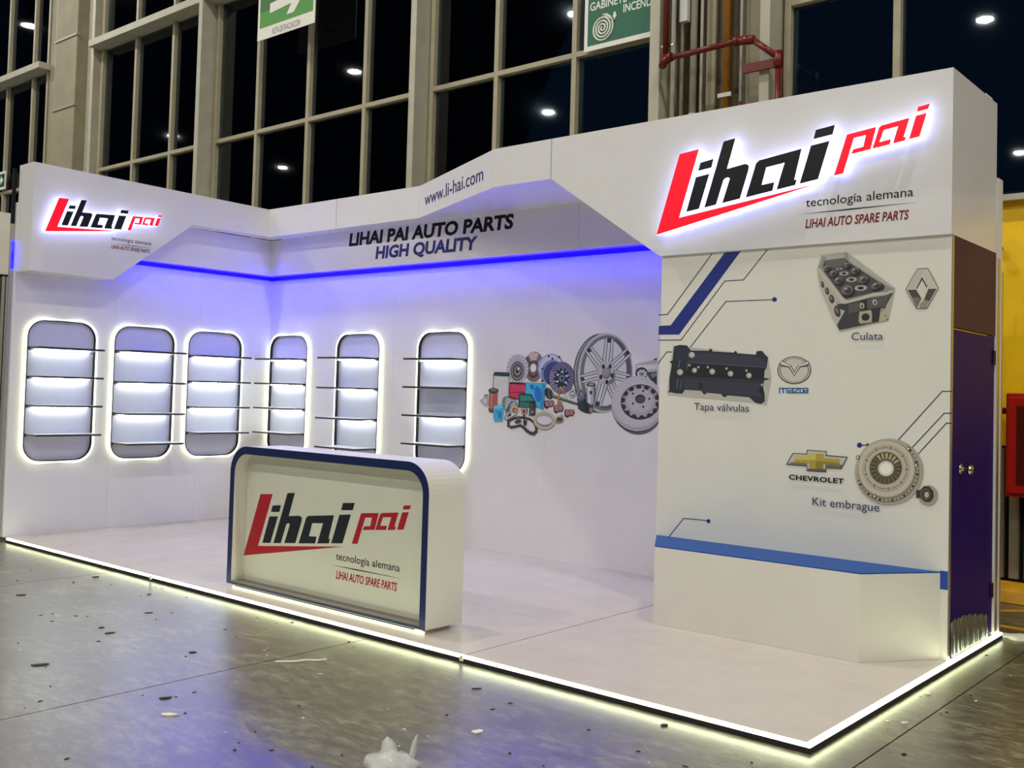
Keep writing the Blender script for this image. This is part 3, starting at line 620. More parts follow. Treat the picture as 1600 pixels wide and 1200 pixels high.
# ---- printed graphics: thin layered ink on the two printed walls
ART=[
('printed_alloy_wheel','back',-3441,1302,
[((70,82,80),[553,329, 547,272, 533,216, 512,164, 483,117, 449,76, 409,43, 365,19, 319,4, 271,0, 223,5, 176,21, 132,47, 93,82, 60,125, 33,174, 13,229, 2,288, 0,348, 6,408, 21,466, 44,519, 75,567, 111,608, 153,640, 198,663, 245,675, 294,678, 341,670, 387,652, 429,624, 466,589, 498,546, 523,497, 541,443, 551,387]),
((150,156,154),[507,338, 500,275, 482,215, 455,160, 420,113, 377,76, 330,51, 279,38, 228,39, 177,53, 130,80, 89,119, 55,169, 30,226, 15,289, 12,355, 20,421, 39,483, 67,539, 104,586, 148,622, 197,646, 249,656, 300,653, 350,637, 396,608, 435,568, 467,519, 491,463, 504,402]),
((96,108,104),[549,331, 541,265, 523,202, 495,145, 458,96, 413,57, 363,30, 310,16, 256,17, 203,32, 153,60, 109,101, 74,153, 48,214, 32,280, 29,349, 37,418, 57,483, 87,542, 126,592, 172,630, 224,655, 278,666, 332,663, 385,645, 433,615, 474,573, 508,522, 532,462, 546,398]),
((128,132,132),[604,331, 598,273, 584,217, 563,165, 534,118, 499,77, 459,44, 415,19, 368,5, 320,0, 272,5, 225,21, 181,47, 141,82, 107,125, 80,175, 61,231, 50,290, 47,350, 54,411, 69,469, 92,523, 123,571, 159,612, 201,644, 247,667, 295,679, 343,682, 391,674, 437,655, 480,628, 517,592, 549,549, 574,500, 592,446, 602,389]),
((182,184,184),[618,333, 611,275, 597,219, 575,167, 546,120, 511,80, 470,47, 425,23, 377,8, 328,3, 279,9, 231,25, 186,50, 146,85, 111,128, 83,178, 63,233, 52,292, 49,352, 56,412, 71,470, 95,524, 126,572, 163,612, 206,644, 253,667, 302,679, 351,681, 400,673, 447,655, 490,628, 529,592, 561,549, 587,500, 605,447, 615,390]),
((110,114,114),[604,333, 599,279, 585,226, 565,177, 538,132, 505,94, 467,63, 425,40, 380,26, 334,21, 289,27, 244,42, 203,66, 165,99, 133,140, 107,187, 89,239, 78,295, 76,352, 82,408, 96,463, 118,514, 147,559, 182,597, 222,628, 265,649, 310,661, 357,664, 402,656, 446,639, 486,613, 521,579, 552,539, 576,492, 593,442, 602,388]),
((84,84,92),[599,334, 592,277, 577,221, 554,171, 523,126, 486,90, 444,63, 398,46, 351,41, 304,48, 258,65, 217,94, 181,133, 151,180, 130,233, 118,291, 115,351, 122,411, 138,468, 163,519, 195,564, 234,600, 278,626, 324,641, 372,644, 418,635, 463,616, 503,586, 537,547, 565,500, 585,448, 596,392]),
((205,205,210),[552,340, 546,285, 532,232, 511,184, 483,142, 449,108, 411,82, 369,66, 327,62, 284,68, 243,85, 206,112, 173,148, 146,193, 127,243, 116,298, 114,355, 120,411, 135,465, 157,514, 187,557, 222,591, 261,616, 303,630, 346,633, 389,625, 429,606, 465,578, 496,541, 522,497, 540,448, 550,394]),
((52,56,58),[291,347, 327,640, 359,637, 335,344]),
((196,196,194),[299,346, 333,640, 353,638, 327,344]),
((52,56,58),[358,342, 386,635, 417,632, 401,339]),
((196,196,194),[366,342, 392,634, 412,632, 393,340]),
((44,48,50),[398,634, 347,638, 351,600, 387,596]),
((52,56,58),[308,376, 541,550, 562,531, 338,350]),
((196,196,194),[313,371, 545,547, 558,535, 333,355]),
((52,56,58),[355,336, 581,515, 602,496, 385,310]),
((196,196,194),[360,331, 585,512, 598,500, 380,315]),
((44,48,50),[589,508, 554,538, 531,511, 555,490]),
((52,56,58),[358,387, 591,335, 585,311, 349,353]),
((196,196,194),[356,381, 590,331, 586,315, 351,359]),
((52,56,58),[344,334, 579,289, 573,264, 335,299]),
((196,196,194),[342,327, 578,284, 574,268, 337,305]),
((44,48,50),[577,279, 587,320, 556,319, 548,291]),
((52,56,58),[397,360, 510,118, 482,108, 357,347]),
((196,196,194),[390,358, 505,116, 487,110, 365,349]),
((52,56,58),[336,339, 457,99, 428,89, 295,326]),
((196,196,194),[328,337, 451,97, 434,91, 303,328]),
((44,48,50),[446,95, 492,112, 469,140, 437,129]),
((52,56,58),[400,331, 305,55, 274,61, 358,341]),
((196,196,194),[392,333, 299,56, 280,60, 366,339]),
((52,56,58),[335,346, 247,66, 216,72, 293,355]),
((196,196,194),[327,347, 241,67, 222,71, 300,353]),
((44,48,50),[235,68, 286,58, 289,96, 254,103]),
((52,56,58),[361,299, 98,249, 90,275, 350,334]),
((196,196,194),[359,305, 97,254, 91,270, 352,327]),
((52,56,58),[343,352, 82,297, 73,323, 332,387]),
((196,196,194),[341,359, 80,302, 75,318, 334,381]),
((44,48,50),[78,307, 93,265, 125,279, 115,308]),
((52,56,58),[303,315, 116,525, 142,541, 337,337]),
((196,196,194),[309,319, 121,528, 137,538, 331,333]),
((52,56,58),[356,349, 164,554, 190,570, 390,371]),
((196,196,194),[362,353, 169,557, 185,567, 384,367]),
((44,48,50),[174,560, 132,535, 164,512, 193,529]),
((178,178,178),[439,340, 434,310, 420,283, 398,261, 372,248, 343,244, 314,250, 288,265, 268,287, 256,315, 252,346, 258,377, 272,404, 294,425, 321,438, 350,442, 379,436, 404,421, 424,398, 436,370]),
((110,122,118),[442,313, 437,288, 426,266, 409,252, 389,247, 370,253, 354,268, 343,291, 340,317, 345,343, 357,364, 374,379, 394,383, 413,377, 429,362, 439,339]),
((186,184,184),[422,346, 415,316, 399,291, 376,275, 348,269, 322,276, 299,294, 284,321, 280,351, 286,382, 303,407, 327,423, 354,428, 381,421, 403,403, 417,377]),
((30,32,34),[334,395, 330,383, 321,376, 311,377, 303,385, 300,397, 305,409, 314,415, 324,415, 332,407]),
((30,32,34),[402,397, 398,385, 389,378, 379,379, 371,387, 369,399, 373,410, 381,417, 392,416, 400,409]),
((30,32,34),[425,321, 421,309, 413,302, 402,303, 395,311, 392,323, 396,334, 405,341, 415,341, 423,333]),
((30,32,34),[372,265, 368,253, 359,247, 349,247, 341,255, 339,267, 343,279, 352,286, 362,285, 370,277]),
((30,32,34),[310,307, 306,295, 297,288, 286,289, 279,296, 276,309, 280,320, 289,327, 300,327, 308,319]),
((92,94,96),[395,341, 391,322, 380,307, 365,297, 348,294, 331,298, 316,309, 307,325, 304,344, 308,362, 319,378, 334,388, 351,391, 368,387, 383,375, 392,359]),
((150,148,148),[383,346, 378,328, 368,315, 352,307, 336,308, 321,316, 311,331, 308,348, 312,366, 323,380, 338,387, 355,386, 370,378, 380,363])]),
('printed_car_fragment','back',-2804,1521,
[((178,178,182),[0,194, 29,208, 131,224, 209,238, 215,7, 173,46, 116,100, 4,115]),
((90,92,98),[168,232, 209,256, 209,232]),
((214,212,214),[11,185, 210,202, 211,163, 115,153, 31,162]),
((34,36,40),[126,124, 122,106, 112,91, 96,80, 76,73, 55,73, 35,79, 18,90, 7,105, 2,123, 6,140, 16,155, 32,167, 52,173, 74,173, 94,167, 111,156, 122,141]),
((206,206,206),[116,119, 112,105, 102,93, 87,85, 68,82, 50,85, 34,92, 23,104, 19,118, 22,132, 32,144, 48,152, 66,155, 85,152, 101,144, 112,133]),
((50,50,54),[65,116, 113,116, 113,121, 64,121]),
((50,50,54),[63,118, 98,92, 102,95, 67,122]),
((50,50,54),[64,121, 65,83, 71,83, 70,121]),
((50,50,54),[67,122, 34,95, 37,91, 71,118]),
((50,50,54),[70,121, 21,120, 21,116, 70,116]),
((50,50,54),[71,119, 36,145, 32,141, 68,115]),
((50,50,54),[70,116, 69,154, 64,154, 65,116]),
((50,50,54),[67,115, 101,142, 97,145, 63,118]),
((40,50,56),[120,131, 212,140, 215,0, 182,38, 135,92]),
((110,124,130),[148,124, 212,131, 213,101, 163,85])]),
('printed_brake_disc','back',-3033,1139,
[((30,30,32),[502,255, 505,216, 500,178, 487,141, 469,106, 444,75, 413,48, 378,27, 339,11, 298,2, 255,0, 212,4, 171,16, 132,34, 97,57, 67,87, 43,120, 26,158, 15,197, 13,237, 18,277, 31,316, 51,351, 78,383, 110,409, 147,430, 187,445, 229,452, 272,453, 314,447, 355,435, 392,416, 426,391, 454,362, 477,329, 493,293]),
((120,118,122),[501,265, 503,225, 498,186, 486,149, 466,114, 441,82, 410,55, 374,33, 334,17, 291,8, 248,6, 204,10, 162,22, 122,40, 86,64, 55,94, 31,128, 13,166, 3,206, 0,247, 6,287, 19,326, 40,362, 67,394, 100,421, 137,442, 179,457, 222,465, 266,466, 309,460, 351,447, 389,428, 423,403, 452,373, 475,340, 492,303]),
((44,44,48),[494,190, 491,177, 486,164, 481,151, 474,138, 467,126, 459,114, 450,103, 441,92, 430,82, 419,73, 408,64, 395,55, 382,48, 369,41, 355,35, 341,29, 326,25, 311,21, 296,18, 281,16, 265,15, 250,15, 234,16, 218,17, 203,20, 188,23, 173,27, 158,32, 144,38, 130,45, 116,52, 103,60, 91,69, 79,79, 68,89, 58,100]),
((188,184,190),[508,285, 510,250, 506,215, 496,181, 481,149, 460,119, 434,93, 404,70, 370,52, 333,39, 294,31, 254,28, 214,32, 175,40, 138,54, 104,73, 73,97, 47,125, 26,156, 11,190, 2,225, 0,262, 4,298, 14,333, 31,366, 53,396, 81,423, 113,445, 148,463, 186,475, 225,482, 266,483, 305,479, 344,469, 380,454, 413,434, 442,410, 466,382, 486,352, 500,319]),
((168,164,170),[502,281, 504,244, 498,207, 486,171, 467,138, 442,108, 411,83, 376,62, 337,47, 296,38, 253,36, 210,40, 169,51, 130,68, 95,91, 66,119, 42,151, 24,187, 15,224, 13,263, 18,301, 31,338, 52,372, 78,403, 111,428, 147,448, 188,462, 230,470, 273,471, 315,465, 355,453, 393,435, 426,412, 454,384, 477,352, 493,318]),
((194,190,196),[501,295, 503,260, 497,225, 485,191, 466,159, 440,131, 409,106, 374,86, 335,72, 294,63, 251,61, 208,65, 167,75, 129,91, 94,112, 64,139, 41,169, 24,203, 14,239, 12,275, 18,312, 32,347, 52,380, 79,409, 112,433, 149,452, 189,466, 231,473, 274,474, 316,469, 356,458, 394,441, 427,419, 455,393, 477,363, 493,330]),
((40,38,42),[474,291, 474,263, 468,235, 455,209, 435,185, 409,163, 379,146, 346,134, 309,126, 272,124, 235,128, 200,137, 168,152, 141,171, 119,194, 104,220, 96,248, 95,276, 102,305, 116,332, 137,357, 163,378, 194,395, 229,407, 266,414, 303,415, 339,410, 374,401, 405,386, 431,367, 452,344, 466,319]),
((170,166,172),[463,295, 463,267, 456,240, 441,215, 420,192, 393,172, 361,157, 326,147, 289,142, 251,143, 215,150, 183,162, 154,180, 131,202, 116,227, 107,254, 107,282, 115,310, 130,336, 152,359, 180,379, 213,394, 249,403, 286,407, 323,405, 359,398, 391,385, 418,367, 440,346, 455,321]),
((48,46,50),[476,253, 470,241, 458,234, 445,235, 435,244, 432,257, 438,270, 450,277, 464,275, 473,266]),
((48,46,50),[448,193, 436,184, 422,182, 410,188, 406,200, 411,213, 422,222, 436,223, 448,217, 452,206]),
((48,46,50),[388,147, 373,143, 359,147, 352,156, 354,168, 365,179, 380,182, 393,179, 401,169, 399,157]),
((48,46,50),[308,124, 292,126, 281,135, 280,146, 288,157, 303,162, 319,160, 329,152, 331,140, 323,130]),
((48,46,50),[223,130, 209,138, 204,149, 209,161, 222,167, 238,166, 251,159, 256,147, 251,136, 239,130]),
((48,46,50),[149,164, 141,175, 143,188, 153,196, 168,198, 182,191, 190,179, 188,167, 178,158, 163,157]),
((48,46,50),[103,218, 102,232, 110,243, 123,247, 137,243, 147,231, 148,218, 140,207, 127,203, 112,207]),
((48,46,50),[94,283, 100,296, 113,303, 127,302, 137,293, 140,279, 133,267, 121,260, 107,261, 96,270]),
((48,46,50),[123,345, 136,355, 150,356, 162,350, 167,338, 162,325, 150,316, 135,314, 123,320, 119,332]),
((48,46,50),[186,391, 201,395, 215,391, 223,381, 221,369, 210,359, 194,355, 180,359, 172,369, 175,381]),
((48,46,50),[267,413, 283,410, 294,402, 295,390, 287,380, 272,375, 256,377, 246,386, 244,397, 253,408]),
((48,46,50),[352,405, 365,397, 370,386, 366,375, 353,368, 337,369, 324,377, 319,389, 324,400, 336,406]),
((48,46,50),[423,371, 431,359, 429,347, 420,339, 406,338, 392,344, 384,356, 385,368, 395,376, 410,377]),
((48,46,50),[467,317, 468,303, 461,293, 448,289, 435,293, 426,304, 425,318, 432,328, 445,332, 458,328]),
((186,182,188),[416,297, 415,274, 408,251, 393,230, 372,212, 347,197, 317,188, 286,184, 255,186, 225,194, 199,206, 178,224, 164,244, 156,267, 157,291, 164,315, 180,336, 201,354, 227,368, 257,377, 288,380, 319,378, 348,370, 374,357, 394,340, 408,320]),
((46,44,46),[337,295, 334,282, 326,271, 313,262, 297,257, 279,257, 263,261, 249,269, 240,280, 236,293, 239,306, 248,318, 261,326, 277,331, 295,332, 311,328, 325,319, 334,308]),
((84,80,80),[328,291, 325,280, 315,270, 300,264, 283,264, 268,269, 257,278, 253,289, 257,301, 267,311, 282,316, 298,317, 313,312, 324,303]),
((34,32,36),[324,360, 321,354, 313,351, 305,353, 302,360, 305,367, 313,370, 321,367]),
((34,32,36),[225,338, 222,331, 214,328, 206,331, 202,337, 205,344, 213,347, 221,345]),
((34,32,36),[227,255, 224,248, 216,245, 208,247, 204,254, 208,261, 215,264, 224,261]),
((34,32,36),[328,232, 325,225, 317,222, 309,224, 305,231, 309,238, 316,241, 324,238]),
((34,32,36),[384,298, 381,291, 373,289, 365,291, 362,298, 365,304, 373,307, 381,305]),
((120,116,122),[491,256, 489,254, 485,254, 483,256, 485,259, 489,259]),
((120,116,122),[468,214, 466,211, 462,211, 460,214, 462,216, 466,217]),
((120,116,122),[460,168, 459,165, 455,165, 453,167, 455,170, 458,170]),
((120,116,122),[417,139, 416,136, 412,136, 410,138, 412,141, 416,141]),
((120,116,122),[386,100, 384,97, 381,97, 379,100, 380,103, 384,103]),
((120,116,122),[332,91, 330,88, 327,88, 325,91, 327,94, 330,94]),
((120,116,122),[283,69, 281,66, 278,66, 276,69, 277,71, 281,72]),
((120,116,122),[231,82, 229,80, 225,79, 223,82, 225,85, 229,85]),
((120,116,122),[175,82, 173,79, 169,79, 167,82, 169,85, 173,85]),
((120,116,122),[136,116, 134,113, 130,113, 128,115, 130,118, 134,118]),
((120,116,122),[86,138, 84,135, 80,135, 78,138, 80,140, 84,140]),
((120,116,122),[70,184, 68,181, 64,181, 62,183, 64,186, 68,186]),
((120,116,122),[38,223, 36,221, 32,220, 30,223, 32,226, 36,226]),
((120,116,122),[49,271, 48,268, 44,268, 42,271, 43,273, 47,273]),
((120,116,122),[43,319, 41,316, 38,316, 36,318, 37,321, 41,321]),
((120,116,122),[79,356, 77,353, 74,353, 72,356, 73,359, 77,359]),
((120,116,122),[100,401, 98,398, 95,398, 93,401, 94,404, 98,404]),
((120,116,122),[152,420, 150,417, 147,417, 145,420, 146,422, 150,423]),
((120,116,122),[195,450, 193,448, 189,448, 187,450, 189,453, 193,453]),
((120,116,122),[250,447, 249,444, 245,444, 243,447, 245,449, 248,449]),
((120,116,122),[304,457, 302,454, 299,454, 297,457, 299,459, 302,459]),
((120,116,122),[351,431, 349,429, 345,429, 343,431, 345,434, 349,434]),
((120,116,122),[403,419, 401,416, 398,416, 396,419, 398,422, 401,422]),
((120,116,122),[430,378, 429,376, 425,376, 423,378, 425,381, 429,381]),
((120,116,122),[470,347, 468,344, 465,344, 463,347, 465,349, 468,349]),
((120,116,122),[472,300, 471,297, 467,297, 465,300, 467,303, 471,303])]),
('printed_brake_rotor','back',-3994,1558,
[((120,108,104),[224,129, 220,102, 211,76, 197,52, 180,32, 160,17, 138,7, 115,2, 91,3, 69,10, 48,23, 30,41, 16,63, 6,88, 1,115, 0,143, 5,171, 15,198, 28,221, 46,241, 66,257, 89,266, 112,271, 135,269, 158,261, 178,249, 195,231, 209,209, 219,184, 224,157]),
((196,180,172),[113,136, 47,245, 105,267, 164,254]),
((90,72,66),[113,136, 4,194, 25,231]),
((150,96,80),[113,136, 158,5, 100,0]),
((176,160,152),[113,136, 202,216, 222,177]),
((62,50,46),[178,109, 173,87, 164,67, 150,50, 133,39, 114,34, 95,35, 76,42, 61,55, 50,73, 43,95, 42,117, 47,140, 57,160, 71,177, 88,188, 107,193, 126,192, 144,184, 159,171, 170,153, 177,132]),
((110,90,82),[163,116, 159,96, 150,79, 137,65, 122,57, 105,55, 89,59, 75,69, 64,84, 58,102, 57,122, 61,142, 70,159, 83,173, 99,181, 115,183, 131,179, 145,169, 156,154, 162,136]),
((228,228,230),[142,123, 138,108, 130,97, 118,89, 105,87, 92,91, 82,100, 75,112, 74,127, 78,141, 86,153, 97,160, 111,162, 123,159, 134,150, 140,137])]),
('printed_vented_disc','back',-4201,1547,
[((168,168,180),[261,125, 258,100, 250,76, 237,54, 220,35, 200,20, 178,9, 153,2, 128,0, 102,3, 78,11, 56,24, 36,40, 20,61, 9,83, 2,108, 0,133, 4,159, 12,183, 25,205, 42,224, 63,239, 86,250, 111,256, 136,258, 161,254, 185,246, 207,233, 226,216, 242,196, 253,174, 259,150]),
((206,204,214),[207,124, 257,138, 258,121]),
((206,204,214),[205,100, 255,100, 250,83]),
((206,204,214),[195,79, 241,64, 231,49]),
((206,204,214),[179,63, 217,34, 203,23]),
((206,204,214),[158,52, 183,13, 167,8]),
((206,204,214),[135,48, 145,4, 127,4]),
((206,204,214),[111,51, 105,7, 88,12]),
((206,204,214),[90,62, 68,22, 53,32]),
((206,204,214),[72,78, 37,47, 26,61]),
((206,204,214),[61,99, 15,81, 9,98]),
((206,204,214),[56,123, 4,119, 4,137]),
((206,204,214),[59,146, 6,159, 11,176]),
((206,204,214),[69,167, 21,195, 31,210]),
((206,204,214),[85,184, 46,225, 60,236]),
((206,204,214),[106,195, 80,246, 97,251]),
((206,204,214),[129,199, 119,254, 136,254]),
((206,204,214),[153,195, 158,251, 175,245]),
((206,204,214),[174,184, 195,235, 210,225]),
((206,204,214),[191,168, 226,210, 237,196]),
((206,204,214),[203,147, 247,176, 253,160]),
((60,58,60),[209,103, 206,82, 199,63, 188,46, 173,33, 155,24, 137,19, 117,20, 98,25, 82,35, 67,50, 57,67, 51,87, 49,108, 52,129, 60,149, 71,166, 86,179, 104,188, 123,193, 142,192, 161,186, 177,176, 191,161, 202,144, 208,124]),
((150,146,144),[199,105, 196,85, 188,67, 177,52, 162,41, 145,33, 127,31, 109,34, 93,43, 78,55, 68,71, 61,89, 60,109, 63,129, 70,147, 82,162, 97,174, 114,180, 132,182, 150,179, 167,171, 180,158, 191,142, 197,124]),
((74,70,68),[188,106, 185,86, 176,68, 162,54, 146,46, 127,43, 109,47, 93,56, 80,71, 73,90, 70,110, 74,130, 83,148, 97,162, 113,171, 132,173, 150,169, 166,159, 178,145, 186,126]),
((170,166,162),[167,109, 165,95, 158,83, 148,75, 136,70, 123,71, 112,76, 102,85, 96,98, 95,112, 97,125, 104,137, 114,146, 126,151, 139,150, 150,145, 160,136, 166,123]),
((56,52,50),[157,111, 154,98, 146,87, 136,82, 124,82, 114,88, 107,99, 105,112, 108,125, 116,136, 126,141, 138,141, 148,135, 155,124]),
((236,236,236),[152,126, 148,118, 140,115, 131,118, 127,125, 131,133, 139,136, 148,133])]),
('printed_clutch_cover','back',-3834,1529,
[((96,104,138),[289,134, 283,111, 273,89, 258,69, 240,51, 218,37, 194,27, 169,20, 142,18, 116,21, 91,28, 67,39, 46,54, 29,72, 16,93, 7,116, 3,140, 4,164, 10,188, 21,211, 36,231, 55,248, 77,263, 101,273, 127,279, 154,280, 180,277, 205,270, 228,258, 248,243, 265,225, 278,204, 286,182, 290,158]),
((160,172,204),[278,139, 272,115, 260,93, 245,73, 225,56, 202,43, 177,33, 150,29, 123,29, 96,34, 71,44, 48,58, 29,75, 14,96, 5,119, 0,143, 1,168, 7,193, 19,215, 35,236, 55,253, 78,266, 104,275, 131,279, 159,278, 185,273, 210,263, 232,248, 250,231, 265,210, 274,187, 278,164]),
((190,198,220),[276,142, 270,118, 259,97, 243,77, 223,62, 200,50, 175,42, 149,40, 122,42, 97,50, 75,62, 55,78, 40,98, 30,120, 25,144, 26,168, 32,192, 43,214, 60,233, 80,249, 104,261, 129,268, 155,270, 182,267, 206,259, 229,247, 248,230, 262,211, 272,189, 277,166]),
((120,132,172),[282,103, 275,79, 263,56, 246,36, 224,20, 200,9, 173,4, 146,3, 119,9, 95,19, 73,35, 57,55, 45,78, 39,102, 40,128, 47,153, 59,176, 77,195, 99,211, 124,222, 151,227, 178,227, 205,221, 229,210, 249,195, 266,175, 277,152, 282,128]),
((32,40,96),[299,93, 293,71, 283,52, 269,34, 250,20, 229,9, 206,2, 182,0, 158,2, 135,9, 114,20, 97,34, 83,52, 73,72, 69,94, 69,116, 75,138, 86,158, 101,175, 119,190, 141,200, 164,207, 188,209, 212,206, 235,199, 255,188, 273,173, 286,156, 295,136, 300,114]),
((70,82,150),[147,65, 98,43, 89,56]),
((70,82,150),[142,76, 86,62, 80,76]),
((70,82,150),[139,87, 78,83, 76,97]),
((70,82,150),[138,98, 76,104, 77,118]),
((70,82,150),[141,109, 79,125, 83,139]),
((70,82,150),[146,120, 86,145, 94,158]),
((70,82,150),[153,129, 98,163, 108,174]),
((70,82,150),[162,137, 114,179, 127,187]),
((70,82,150),[172,142, 133,191, 148,197]),
((70,82,150),[184,146, 155,199, 171,202]),
((70,82,150),[197,147, 178,203, 194,203]),
((70,82,150),[209,146, 202,202, 217,199]),
((70,82,150),[221,143, 225,197, 239,191]),
((70,82,150),[232,137, 246,188, 259,179]),
((70,82,150),[241,130, 265,175, 276,164]),
((70,82,150),[249,121, 280,159, 289,146]),
((70,82,150),[254,110, 292,140, 297,127]),
((70,82,150),[257,99, 299,120, 301,106]),
((70,82,150),[258,88, 301,99, 300,85]),
((70,82,150),[256,77, 299,78, 294,65]),
((70,82,150),[251,67, 291,58, 284,46]),
((70,82,150),[244,57, 280,40, 270,30]),
((24,26,44),[175,237, 172,230, 163,227, 153,230, 149,237, 153,244, 162,247, 171,244]),
((24,26,44),[68,38, 64,31, 55,27, 46,30, 42,37, 45,45, 55,48, 64,45]),
((24,26,44),[66,146, 62,139, 53,135, 44,138, 40,146, 43,153, 52,156, 62,153]),
((24,26,44),[134,259, 131,252, 122,249, 112,252, 108,260, 112,267, 121,270, 130,267]),
((24,26,44),[249,251, 245,244, 236,241, 227,244, 223,251, 227,258, 235,261, 245,258])]),
('printed_clutch_disc','back',-3705,1458,
[((58,52,84),[279,133, 275,110, 268,86, 257,65, 242,46, 224,29, 204,16, 181,7, 157,1, 133,0, 109,3, 86,10, 64,21, 45,36, 28,54, 15,74, 6,97, 1,121, 0,146, 4,170, 11,194, 23,215, 38,235, 57,251, 78,264, 100,273, 124,279, 149,279, 173,276, 196,268, 217,257, 236,242, 252,224, 264,204, 273,181, 278,158]),
((110,104,150),[226,146, 274,153, 275,130, 226,132]),
((110,104,150),[226,127, 274,122, 270,100, 223,113]),
((110,104,150),[222,109, 268,93, 259,72, 216,96]),
((110,104,150),[214,92, 255,66, 241,47, 205,81]),
((110,104,150),[202,78, 236,42, 219,27, 191,69]),
((110,104,150),[187,66, 213,23, 193,13, 174,60]),
((110,104,150),[170,58, 186,10, 164,5, 156,55]),
((110,104,150),[151,54, 157,4, 134,3, 136,54]),
((110,104,150),[132,55, 127,4, 104,9, 117,57]),
((150,132,160),[113,59, 97,11, 76,21, 100,65]),
((150,132,160),[95,67, 69,24, 51,39, 84,76]),
((150,132,160),[80,79, 45,44, 30,62, 71,90]),
((150,132,160),[68,94, 26,68, 15,89, 61,107]),
((150,132,160),[60,111, 12,96, 6,119, 56,125]),
((150,132,160),[55,130, 5,126, 5,150, 55,144]),
((150,132,160),[55,149, 5,157, 10,180, 58,163]),
((150,132,160),[59,167, 12,187, 21,208, 65,180]),
((110,104,150),[68,184, 25,215, 39,233, 76,195]),
((110,104,150),[80,198, 44,238, 62,253, 91,207]),
((110,104,150),[95,210, 68,257, 89,267, 108,216]),
((110,104,150),[112,218, 95,270, 118,275, 126,221]),
((110,104,150),[131,222, 125,276, 148,276, 146,222]),
((110,104,150),[150,221, 155,275, 178,270, 165,218]),
((110,104,150),[169,217, 185,267, 206,257, 182,211]),
((110,104,150),[186,208, 212,254, 230,239, 198,199]),
((110,104,150),[201,196, 235,234, 250,216, 211,185]),
((110,104,150),[213,181, 254,210, 265,189, 220,169]),
((110,104,150),[222,164, 267,182, 273,160, 225,150]),
((22,30,56),[228,134, 224,115, 217,96, 206,80, 191,67, 174,57, 156,51, 136,50, 117,52, 99,60, 83,71, 69,86, 60,103, 54,122, 53,142, 57,161, 64,180, 76,196, 90,210, 107,219, 126,225, 146,226, 165,223, 183,216, 199,204, 212,190, 221,173, 227,154]),
((206,212,224),[225,125, 223,121, 217,119, 213,123, 213,128, 217,131, 222,130]),
((206,212,224),[209,89, 207,84, 202,82, 197,86, 197,91, 201,94, 207,93]),
((206,212,224),[177,65, 174,60, 169,59, 165,62, 165,67, 169,71, 174,70]),
((206,212,224),[136,61, 134,56, 129,54, 124,58, 124,63, 128,66, 134,65]),
((206,212,224),[98,77, 96,72, 91,71, 86,74, 86,80, 90,83, 96,82]),
((206,212,224),[74,110, 72,105, 66,104, 62,107, 62,113, 66,116, 71,115]),
((206,212,224),[69,151, 67,146, 61,145, 57,148, 57,153, 61,157, 66,156]),
((206,212,224),[85,188, 83,183, 77,182, 73,185, 73,190, 77,194, 83,193]),
((206,212,224),[118,211, 116,207, 110,205, 106,209, 106,214, 110,217, 115,216]),
((206,212,224),[159,215, 156,210, 151,209, 147,213, 146,218, 151,221, 156,220]),
((206,212,224),[196,198, 194,194, 188,192, 184,196, 184,201, 188,204, 193,203]),
((206,212,224),[220,165, 218,161, 213,159, 208,163, 208,168, 212,171, 218,170]),
((190,198,214),[133,198, 161,201, 162,184, 134,183]),
((190,198,214),[181,163, 209,166, 209,149, 181,148]),
((190,198,214),[174,108, 202,110, 202,93, 174,92]),
((190,198,214),[80,115, 108,117, 108,100, 80,99]),
((190,198,214),[83,174, 112,176, 112,159, 84,158]),
((52,66,96),[185,134, 181,120, 173,108, 162,99, 148,95, 133,95, 119,101, 109,110, 102,123, 100,138, 104,152, 112,164, 123,172, 137,177, 152,176, 166,171, 176,161, 183,148]),
((160,170,188),[168,135, 165,124, 158,116, 148,111, 137,112, 128,117, 122,126, 120,137, 123,147, 130,156, 140,160, 151,159, 160,154, 166,145]),
((26,30,46),[162,135, 159,126, 153,120, 144,118, 136,121, 130,127, 128,136, 131,145, 138,152, 146,154, 155,151, 160,144])]),
('printed_cabin_filter','back',-4362,1350,
[((40,62,54),[15,294, 200,290, 203,252, 0,258]),
((48,62,56),[3,259, 13,294, 13,138, 0,129]),
((212,210,204),[11,256, 196,252, 196,10, 65,0, 68,124, 9,141]),
((190,188,182),[180,249, 198,249, 194,74, 183,74])]),
('printed_red_air_filter','back',-4168,1386,
[((58,20,28),[9,166, 200,162, 202,0, 0,18]),
((206,60,92),[16,148, 196,145, 196,80, 15,78]),
((200,50,84),[11,71, 197,74, 128,63, 124,12, 6,42])]),
('printed_blue_filter_box','back',-3972,1312,
[((36,150,190),[7,241, 235,235, 214,0, 122,22, 0,140]),
((58,186,220),[11,238, 188,234, 177,10, 7,140]),
((30,110,190),[52,222, 100,221, 99,170, 57,187]),
((24,112,200),[189,144, 192,118, 190,96, 182,78, 171,67, 157,65, 142,72, 128,87, 116,108, 108,133, 105,158, 108,181, 115,199, 126,209, 140,211, 155,204, 170,189, 181,168])]),
('printed_driveshaft','back',-3750,1291,
[((44,52,58),[89,180, 96,163, 96,147, 91,132, 81,122, 67,117, 51,118, 34,125, 19,137, 7,152, 1,170, 0,186, 5,201, 15,211, 29,216, 46,215, 63,208, 78,196]),
((26,32,36),[45,170, 49,147, 48,129, 44,122, 37,128, 29,144, 22,167, 19,191, 19,209, 24,216, 31,210, 39,194]),
((92,100,106),[64,166, 67,146, 66,131, 61,125, 54,129, 47,143, 41,163, 39,184, 40,199, 44,205, 51,200, 58,186]),
((26,32,36),[83,162, 85,145, 83,133, 79,127, 72,131, 65,143, 60,159, 58,176, 60,189, 64,194, 71,190, 78,179]),
